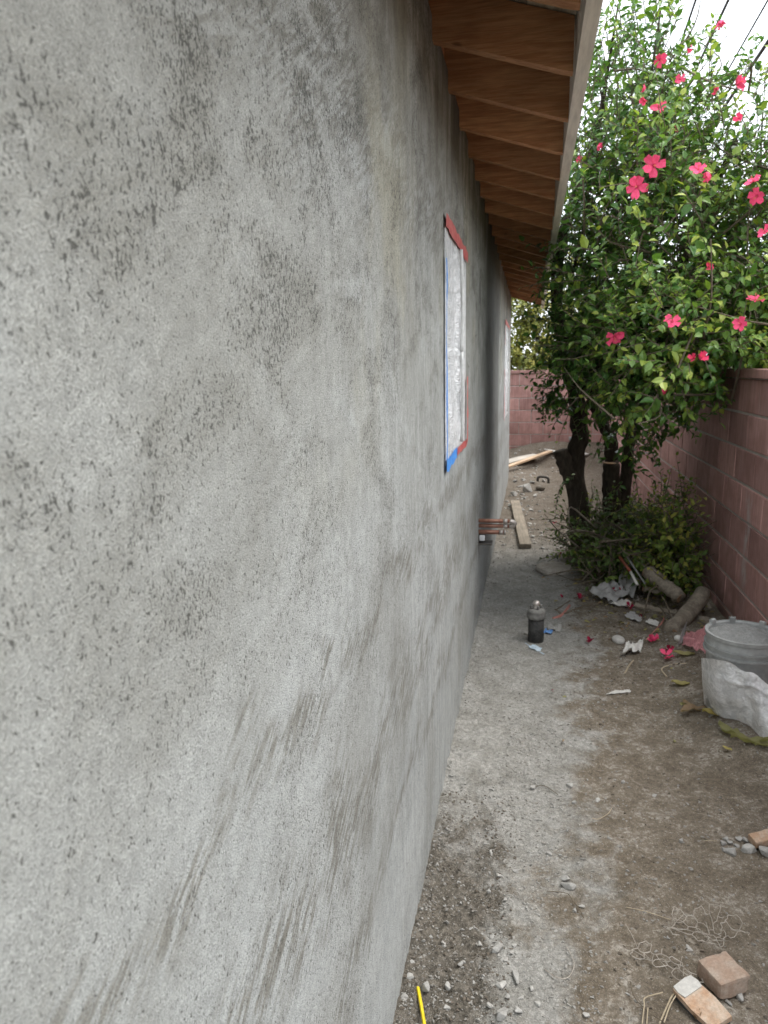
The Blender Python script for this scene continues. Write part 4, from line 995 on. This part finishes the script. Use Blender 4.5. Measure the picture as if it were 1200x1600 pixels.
scrap('paper_scrap', [(1008, 975), (1028, 982), (1030, 974), (1015, 970)], M['white'], 'small white scrap in front of the thin cut branch', 'paper', .01, 19)
scrap('crumpled_paper', [(968, 1028), (1000, 1022), (1005, 1008), (978, 1012)], M['white'], 'dirty crumpled pale paper on the path beside the petals', 'paper', .05, 23)
scrap('paper_scrap', [(945, 1087), (985, 1083), (982, 1079), (960, 1080)], M['white'], 'flat pointed white chip lying alone on the path', 'paper', .004, 29, .004)
scrap('plaster_flake', [(1058, 1017), (1068, 1003), (1073, 990), (1064, 1005)], M['paper'], 'curved pale plaster flake between thick log and pink bag', 'plaster', .03, 31, .01, (0, 0, .06, .05))
stone('plaster_lump', 1060, 1000, 12, 'small bright white plaster lump at the foot of the thick log', 'plaster', mesh=me('plaster_lump', *rock(185, .8, .1), M['white'], True))
scrap('blue_scrap', [(849, 990), (862, 992), (864, 986), (852, 984)], M['bluebit'], 'small bright blue scrap right of the black pipe', 'scrap', .01, 37, .004)
scrap('pale_scrap', [(826, 1013), (842, 1020), (848, 1014), (832, 1008)], M['palebit'], 'pale blue scrap on the ground in front of the black pipe', 'scrap', .006, 41, .004)
scrap('pale_scrap', [(855, 985), (876, 989), (878, 980), (858, 978)], M['chunk'], 'grey mortar flake right of the black pipe', 'scrap', .02, 43, .004)
scrap('pale_scrap', [(812, 990), (826, 993), (826, 986), (815, 985)], M['chunk'], 'grey mortar flake left of the black pipe', 'scrap', .02, 47, .004)
stick('thin_stick', [gp(821, 1004, .006), gp(836, 1013, .008), gp(850, 1021, .006)], .005, M['palebit'], 'thin pale stick lying at the foot of the black pipe', 'stick')
# capped black pipe
p = gp(837, 1001)
cp = empty('cleanout_pipe', p, 'short upright black pipe with dusty cap standing in the path', 'pipe')
MB().lathe([(.046, -.03), (.046, .150)], 28).build('pipe', M['blackabs'], cp, True)
MB().lathe([(.046, .142), (.054, .146), (.055, .166), (.050, .176), (.053, .182), (.049, .198), (.030, .204)], 28).build('collar', M['cement_dust'], cp, True)
MB().lathe([(.020, .203), (.020, .212), (.013, .214), (.018, .222), (.022, .234), (.017, .246), (.008, .250)], 16).build('knob', M['solder'], cp, True)
for k in range(4):
    a = k*math.pi/2+.3; MB().bbox(-.008, .008, -.006, .006, .205, .226, .002).build('knob_rib', M['cement_dust'], cp, loc=(.030*math.cos(a), .030*math.sin(a), 0), rot=(0, 0, a))
# plank and far boards
def board(name, a, b, w0, th, mat, label, tilt=0., group=None):
    a, b = np.array(a), np.array(b); L = np.linalg.norm(b-a); x = unit(b-a); yv = unit(np.cross([0, 0, 1], x)); z = np.cross(x, yv)
    along = 'y' if mat is M['plank'] else 'x'
    m_ = MB()
    if along == 'y': m_.bbox(-w0/2, w0/2, 0, L, 0, th, .003); mt = Matrix((( -yv[0]*-1, x[0], z[0], a[0]), (-yv[1]*-1, x[1], z[1], a[1]), (-yv[2]*-1, x[2], z[2], a[2]), (0, 0, 0, 1)))
    else: m_.bbox(0, L, -w0/2, w0/2, 0, th, .003); mt = Matrix(((x[0], yv[0], z[0], a[0]), (x[1], yv[1], z[1], a[1]), (x[2], yv[2], z[2], a[2]), (0, 0, 0, 1)))
    if along == 'y': mt = Matrix(((-yv[0], x[0], z[0], a[0]), (-yv[1], x[1], z[1], a[1]), (-yv[2], x[2], z[2], a[2]), (0, 0, 0, 1)))
    o = m_.build(name, mat); o.matrix_world = mt; return tag(o, label, 'board', group)
a = gp(821, 857); b = gp(803, 789)
board('wood_plank', a+np.array([0, 0, .004]), b+np.array([.01, 0, .02]), .105, .038, M['plank'], 'weathered wooden plank lying along the house wall past the copper pipes')
board('far_board', gp(776, 738)+np.array([0, 0, .01]), gp(860, 726)+np.array([0, 0, .03]), .09, .03, M['lumber'], 'fresh orange-brown board on the ground at the far end, nearest of three')
board('far_board', gp(800, 718)+np.array([0, 0, .06]), gp(872, 727)+np.array([0, 0, .075]), .07, .025, M['white'], 'white board lying across the fresh one at the far end')
board('far_board', gp(776, 729)+np.array([0, 0, .02]), gp(836, 727)+np.array([0, 0, .02]), .30, .02, M['pale_board'], 'wide pale board under the white one at the far end')
board('far_board', gp(903, 719)+np.array([0, 0, .02]), gp(928, 715)+np.array([0, 0, .03]), .07, .03, M['lumber'], 'short fresh board glimpsed between the hibiscus trunks')
board('far_board', gp(833, 703)+np.array([0, 0, .03]), gp(895, 690)+np.array([0, 0, .05]), .09, .06, M['grey_board'], 'grey board resting on the dirt bank by the far wall')
stone('rubble_block', 915, 693, 14, 'white rubble piece at the far wall seen between the trunks', 'rubble', mesh=CHIPS[0])
stone('rubble_block', 921, 672, 16, 'grey rubble lump on the dirt bank between the trunks', 'rubble', mesh=ROCKS[2])
# fallen flowers
PETO = petal_mesh(.8, .6, True)
for k, (px, py, s_, how) in enumerate([(921, 1006, 14, 'dark red wilted flower lying alone on the path'), (1018, 1005, 22, 'pair of red petals in front of the thin branch'), (1040, 1030, 24, 'brightest pink fallen flower in front of the pink bag'), (1047, 1020, 18, 'dark pink fallen flower behind the brightest one'),
        (905, 938, 16, 'dark red fallen flower at the left front of the brush'), (957, 936, 14, 'red fallen flower lying on the torn grey paper'), (971, 934, 12, 'dark fallen flower on the grey paper beside the red one'), (984, 952, 14, 'dark wilted flower below the grey paper'), (1003, 968, 12, 'red fallen petal next to the small grey scrap'), (877, 937, 9, 'tiny red petal by the brown twig'), (866, 822, 8, 'red petal on the bare dirt left of the brush'),
        (876, 878, 9, 'red petal lying on the flat round stone'), (862, 1083, 7, 'tiny red petal alone on the path in front of the black pipe'), (1103, 955, 16, 'dark wilted flower on the log by the block wall')]):
    p = gp(px, py); d_ = (p-CAMP)@_f; r_ = s_/2*d_/FPX*1.05
    e = empty('fallen_flower', (p[0], p[1], gz(p[0], p[1])+.008+(.045 if k in (5, 6, 11) else 0)+(.10 if k == 13 else 0)), how, 'flower', 'fallen hibiscus flowers', (random.uniform(-.3, .3), random.uniform(-.3, .3), random.uniform(0, 6)))
    for j in range(5 if s_ > 12 else 3):
        q = ob('petal', PET[2] if k in (1, 2) else PETO, e, (0, 0, .004*j), (random.uniform(-.1, .9), random.uniform(-.4, .4), random.uniform(0, 6.28))); q.scale = (r_*.8, r_, r_)
# dead leaves
def dead(px, py, L, tint, label, rz, asp=.5, curl=.5, n=12):
    p = gp(px, py); V = []
    for j in range(n+1):
        v = j/n; hw = asp*.5*math.sin(math.pi*min(.98, v*.93+.05))**.8
        for i in range(5):
            u = (i-2)/2; V.append((u*hw*L*(1+.12*math.sin(v*19+u*3)), (v-.5)*L, .006+curl*L*(.22*u*u+.10*math.sin(v*7+rz)+.05*math.sin(v*17+u*2))))
    F = [(j*5+i, j*5+i+1, j*5+i+6, j*5+i+5) for j in range(n) for i in range(4)]
    m = np_mesh('dead_leaf', V, F, M['deadleaf'], True, [tint]*len(V))
    return tag(ob('dead_leaf', m, None, (p[0], p[1], gz(p[0], p[1])+.006), (0, 0, rz)), label, 'leaf', 'dead leaves on the path')
dead(1063, 1071, .085, .75, 'yellowish dry leaf lying alone left of the plastic sheet', 1.3, .55, .4)
dead(1083, 1113, .125, .05, 'pinkish brown dry leaf at the left foot of the plastic sheet', -1.2, .4, .5)
dead(1117, 1118, .105, .95, 'yellow dry leaf touching the foot of the plastic sheet', 1.4, .5, .5)
dead(1138, 1148, .12, .5, 'curled olive dry leaf in front of the plastic sheet', .5, .40, .7)
dead(1172, 1163, .15, .48, 'long olive curled leaf in front of the plastic sheet', 1.45, .22, .6)
dead(1136, 1174, .04, .9, 'tiny yellow leaf in front of the olive curled leaves', .8)
dead(1068, 1025, .11, .6, 'olive dry leaf in front of the pink bag', 1.4, .5, .3)
dead(1072, 1103, .06, .1, 'small brown dry leaf behind the pinkish one', .2)
dead(1195, 1168, .09, .5, 'olive leaf at the right edge of the picture', 1.9, .4, .5)

# half brick, tan paver and scrap
def rough_box(sx, sy, sz, seed, amp=.0011, n=7):
    import bmesh
    b = bmesh.new(); bmesh.ops.create_cube(b, size=1); bmesh.ops.subdivide_edges(b, edges=b.edges[:], cuts=n, use_grid_fill=True)
    for v in b.verts:
        q = np.array(v.co)*np.array([sx, sy, sz]); ax_ = np.abs(np.array(v.co)) > .499; k = ax_.sum()
        nz = float(fbm(q[0]*60+seed, q[1]*60+q[2]*47, seed, 3)); d_ = amp*nz*2
        if k >= 2: d_ -= amp*(1.1 if k == 2 else 2.2)*(1+2.2*max(0, float(vn(q[0]*45+seed, q[1]*45+q[2]*45, seed+5))*2))
        v.co = Vector(q+np.sign(np.array(v.co))*ax_*d_+np.array([0, 0, sz/2]))
    bmesh.ops.triangulate(b, faces=b.faces[:]); b.verts.index_update()
    V = [tuple(v.co) for v in b.verts]; F = [[v.index for v in f.verts] for f in b.faces]; b.free(); return V, F
p = gp(1131, 1537)
o = tag(mk('half_brick', *rough_box(.092, .086, .052, 3), M['brick'], None, False, (p[0]-.004, p[1]-.003, p[2]+.002), (0, -.03, .50)), 'dusty half brick in the lower right foreground', 'brick')
p = gp(1096, 1578)
pv = empty('tan_paver', (p[0], p[1], p[2]+.012), 'broken tan paver with a dark underside leaning beside the half brick', 'paver', None, (.10, -.22, .62))
V = []; nn = 8
for z in (0, .017):
    for u, v in ((-.030, -.058), (.032, -.062), (.036, -.01), (.030, .052), (.012, .064), (-.034, .060), (-.036, .0)):
        V.append((u, v, z))
F = [tuple(range(7))[::-1], tuple(range(7, 14))]+[(i, (i+1) % 7, (i+1) % 7+7, i+7) for i in range(7)]
mk('face', V, F, M['paver'], pv); mk('backing', [(x*.96-.002, y*.97, z*.9-.0175) for x, y, z in V], F, M['slate'], pv)
mk('mortar_patch', [(x*.9, y*.3+.044, z*.2+.0172) for x, y, z in V], F, M['white'], pv)
scrap('dry_leaf_scrap', [(1083, 1592), (1093, 1599), (1097, 1593), (1088, 1587)], M['deadleaf'], 'small orange brown scrap under the edge of the tan paver', 'scrap', .02, 53, .004)
p = gp(1193, 1325)
tag(mk('tan_scrap', *rough_box(.10, .046, .030, 9), M['paver'], None, False, (p[0]+.01, p[1]+.02, p[2]+.01), (.1, -.1, .35)), 'tan brick scrap at the right edge among white lumps', 'brick')

# torn stucco netting
def netting(corner, rz, cols, rows, keep, label, seed, lift):
    rr = np.random.default_rng(seed); a = .0185; pts = {}; E_ = set()
    def vid(x, y):
        k = (round(x, 4), round(y, 4)); return pts.setdefault(k, len(pts))
    for c in range(cols):
        for r_ in range(rows):
            cx = c*1.5*a; cy = r_*math.sqrt(3)*a+(c % 2)*math.sqrt(3)*a/2
            if not keep(c, r_): continue
            h = [vid(cx+a*math.cos(k*math.pi/3), cy+a*math.sin(k*math.pi/3)) for k in range(6)]
            for k in range(6):
                e = tuple(sorted((h[k], h[(k+1) % 6])));  E_.add(e)
    P = np.array(sorted(pts, key=pts.get)); z = lift*(np.abs(fbm(P[:, 0]*9, P[:, 1]*9, seed, 2))*1.6+.15)
    Q = np.stack([P[:, 0]+.016*fbm(P[:, 0]*11, P[:, 1]*11, seed+3, 2)*2, P[:, 1]+.016*fbm(P[:, 0]*11, P[:, 1]*11, seed+5, 2)*2, z], 1)
    c, s = math.cos(rz), math.sin(rz); Q[:, :2] = Q[:, :2]@np.array([[c, s], [-s, c]])
    m_ = MB()
    for i, j in E_:
        if rr.random() < .08: continue
        m = (Q[i]+Q[j])/2+rr.normal(size=3)*.0022; m_.tube([Q[i], m, Q[j]], .0012, 4)
    for k in range(10):
        i = rr.integers(len(Q)); d_ = np.array([rr.normal(), rr.normal(), abs(rr.normal())*.5])*.028; m_.tube([Q[i], Q[i]+d_*.6+rr.normal(size=3)*.004, Q[i]+d_], .0009, 4)
    o = m_.build('wire_netting', M['wire'], None, False, (corner[0], corner[1], corner[2]+.006)); return tag(o, label, 'wire netting', 'torn netting')
netting(gp(1052, 1478), .12, 8, 3, lambda c, r_: not ((c == 0 and r_ == 2) or (c == 7 and r_ > 1)), 'larger torn piece of hexagonal wire netting behind the half brick', 3, .085)
netting(gp(1000, 1495), -.75, 6, 2, lambda c, r_: True, 'smaller torn piece of wire netting left of the half brick', 8, .02)
def gwire(name, pxs, r_, mat, label, cat='wire', lift=.006): return stick(name, [gp(*q)+np.array([0, 0, lift+.004*(i % 2)]) for i, q in enumerate(pxs)], r_, mat, label, cat, None, 5)
gwire('wire_loop', [(850, 1517), (870, 1532), (888, 1530), (897, 1512), (890, 1490), (885, 1484)], .0012, M['wire'], 'thin curved wire loop lying on the bare dirt')
gwire('wire_bit', [(912, 1437), (905, 1425), (895, 1410), (885, 1400), (855, 1395)], .0013, M['twig'], 'thin bent root beside the pale mortar flake', 'root')
gwire('wire_bit', [(978, 1420), (1010, 1429), (1048, 1440)], .0012, M['straw'], 'straight thin stem left of the larger netting', 'stem')
gwire('dry_stalk', [(985, 1541), (990, 1565), (1010, 1585), (1035, 1605)], .0013, M['twig'], 'dark curved stem in the bottom foreground', 'stalk', .012)
gwire('dry_stalk', [(1003, 1606), (1006, 1580), (1008, 1565), (1035, 1559)], .0017, M['straw'], 'pale bent stalk left of the tan paver', 'stalk', .012)
gwire('dry_stalk', [(1030, 1606), (1042, 1580), (1050, 1562), (1063, 1549)], .0022, M['straw'], 'thick pale stalk nearest the tan paver', 'stalk', .012)
gwire('dry_stalk', [(1037, 1606), (1046, 1582), (1056, 1563)], .0018, M['straw'], 'pale stalk crossing the thick one', 'stalk', .016)
gwire('dry_stalk', [(1010, 1606), (1012, 1582)], .0014, M['straw'], 'short pale stalk left of the bent one', 'stalk', .01)
gwire('wire_bit', [(833, 1232), (850, 1231), (872, 1244)], .0013, M['twig'], 'small dark root on the dusty strip', 'root')
gwire('wire_bit', [(957, 1263), (950, 1275), (935, 1282), (925, 1282)], .0012, M['straw'], 'faint curved stem on the brown dirt', 'stem')
gwire('wire_bit', [(1100, 1316), (1120, 1318)], .0012, M['straw'], 'short straw pointing at the mortar cluster', 'straw')
stone('wood_chip', 912, 1344, 10, 'white splinter lying on the path beyond the pale mortar flake', 'splinter', mesh=CHIPS[2], asp=.35)
stone('wood_chip', 952, 1313, 10, 'white splinter in the middle of the path', 'splinter', mesh=CHIPS[2], asp=.3)
stone('netting_clod', 1077, 1484, 14, 'pale lump caught under the larger netting', 'rubble', mesh=CHIPS[3])
a = gp(653, 1549); b = gp(664, 1612)
o = MB().tube([np.zeros(3), (b-a)*.5+np.array([0, 0, .003]), b-a], .0046, 6).build('yellow_stick', M['yellow'], None, False, a+np.array([0, 0, .012]))
tag(o, 'thin bright yellow stick on the ground against the stucco wall', 'stick')

# ================================================================== loose grit, too fine to count
def grit(name, mat, n, dens, size, seed, label):
    rr = np.random.default_rng(seed); N = n*14
    y = 1.35+rr.random(N)**1.7*6.; x = rr.uniform(-D+.005, 1.1, N)
    ok = rr.random(N) < np.clip(dens(x, y), 0, 1); x, y = x[ok][:n], y[ok][:n]; m = len(x)
    sz = size[0]*(size[1]/size[0])**(rr.random(m)**2.2)*(1+.18*np.maximum(0, y-2)); z = gz1(x, y)+sz*.12
    base = [rock(300+k, .6, .3, 1) for k in range(5)]; pick = rr.integers(0, 5, m); V = []; F = []; off = 0
    for k in range(5):
        q = np.where(pick == k)[0]; v = np.array(base[k][0]); f = np.array(base[k][1]); a = rr.uniform(0, 6.28, len(q))[:, None]; fl = rr.uniform(.6, 1, len(q))[:, None]
        P = np.stack([v[None, :, 0]*np.cos(a)-v[None, :, 1]*np.sin(a), (v[None, :, 0]*np.sin(a)+v[None, :, 1]*np.cos(a))*fl, np.repeat(v[None, :, 2], len(q), 0)], -1)*sz[q][:, None, None]
        P = P+np.stack([x[q], y[q], z[q]], 1)[:, None, :]
        V.append(P.reshape(-1, 3)); F.append((f[None]+(np.arange(len(q))*len(v)+off)[:, None, None]).reshape(-1, 3)); off += len(q)*len(v)
    o = ob(name, np_mesh(name, np.concatenate(V), np.concatenate(F), mat, False), kind='stuff'); o['label'] = label; return o
dens_g = lambda x, y: (.10+.9*np.exp(-((x-.0)/.10)**2)*(y < 3.2)+.35*(x < .2)*(y < 2.6)+.08*(x < .4)+.5*np.exp(-((x+D)/.05)**2))*(.5+1.6*(vn(x*5, y*5, 71)+.3))
dens_s = lambda x, y: (.9*(x < -.02)*(y < 2.5)+.25*(x > .25)+.15*np.exp(-((x-1.1)/.2)**2))*(.5+1.5*(vn(x*4, y*4, 73)+.3))
grit('gravel', M['pebble'], 20000, dens_g, (.0012, .0085), 5, 'fine grey mortar grit strewn over the dirt')
grit('soil_crumbs', M['clod'], 7000, dens_s, (.0015, .008), 6, 'dark soil crumbs scattered on the ground')
grit('white_grit', M['chip'], 1700, lambda x, y: .35+.4*(x < 0), (.0009, .0034), 8, 'tiny white chips scattered on the dirt')
def far_bits():
    rr = np.random.default_rng(77); V = []; F = []; off = 0
    for k in range(260):
        y = rr.uniform(6.2, 12.3); x = rr.uniform(-.28, .35+.07*(y-6)); 
        if rr.random() > .35+.65*(x < .1+.03*(y-6)): continue
        v, f = rock(400+k % 7, .5, .3, 1); v = np.array(v)*rr.uniform(.008, .034); f = np.array(f)
        V.append(v+np.array([x, y, gz(x, y)+.004])); F.append(f+off); off += len(v)
    o = ob('rubble_bits', np_mesh('rubble_bits', np.concatenate(V), np.concatenate(F), M['pebble'], False), kind='stuff'); o['label'] = 'small rubble bits strewn over the far dirt'
far_bits()
rr = np.random.default_rng(15); n = 420                     # leaf litter near the brush
X = np.concatenate([rr.uniform(.35, 1.15, n), rr.uniform(.0, 1.1, 60)]); Y = np.concatenate([4.2+rr.random(n)**.8*2.2, rr.uniform(2.8, 12.3, 60)])
B = np.stack([X, Y, gz1(X, Y)+.006], 1); nn = len(X); dd = unit(np.stack([rr.normal(size=nn), rr.normal(size=nn), rr.normal(size=nn)*.2], 1))
V, F, T = leaf_cloud(B, dd, unit(np.array([0, 0, 1.])+rr.normal(size=(nn, 3))*.4), rr.uniform(.02, .05, nn), rr.uniform(.012, .025, nn), np.clip(rr.normal(.3, .3, nn), 0, 1))
o = ob('leaf_litter', np_mesh('leaf_litter', V, F, M['deadleaf'], False, T), kind='stuff'); o['label'] = 'dry leaf litter around the brush heap'
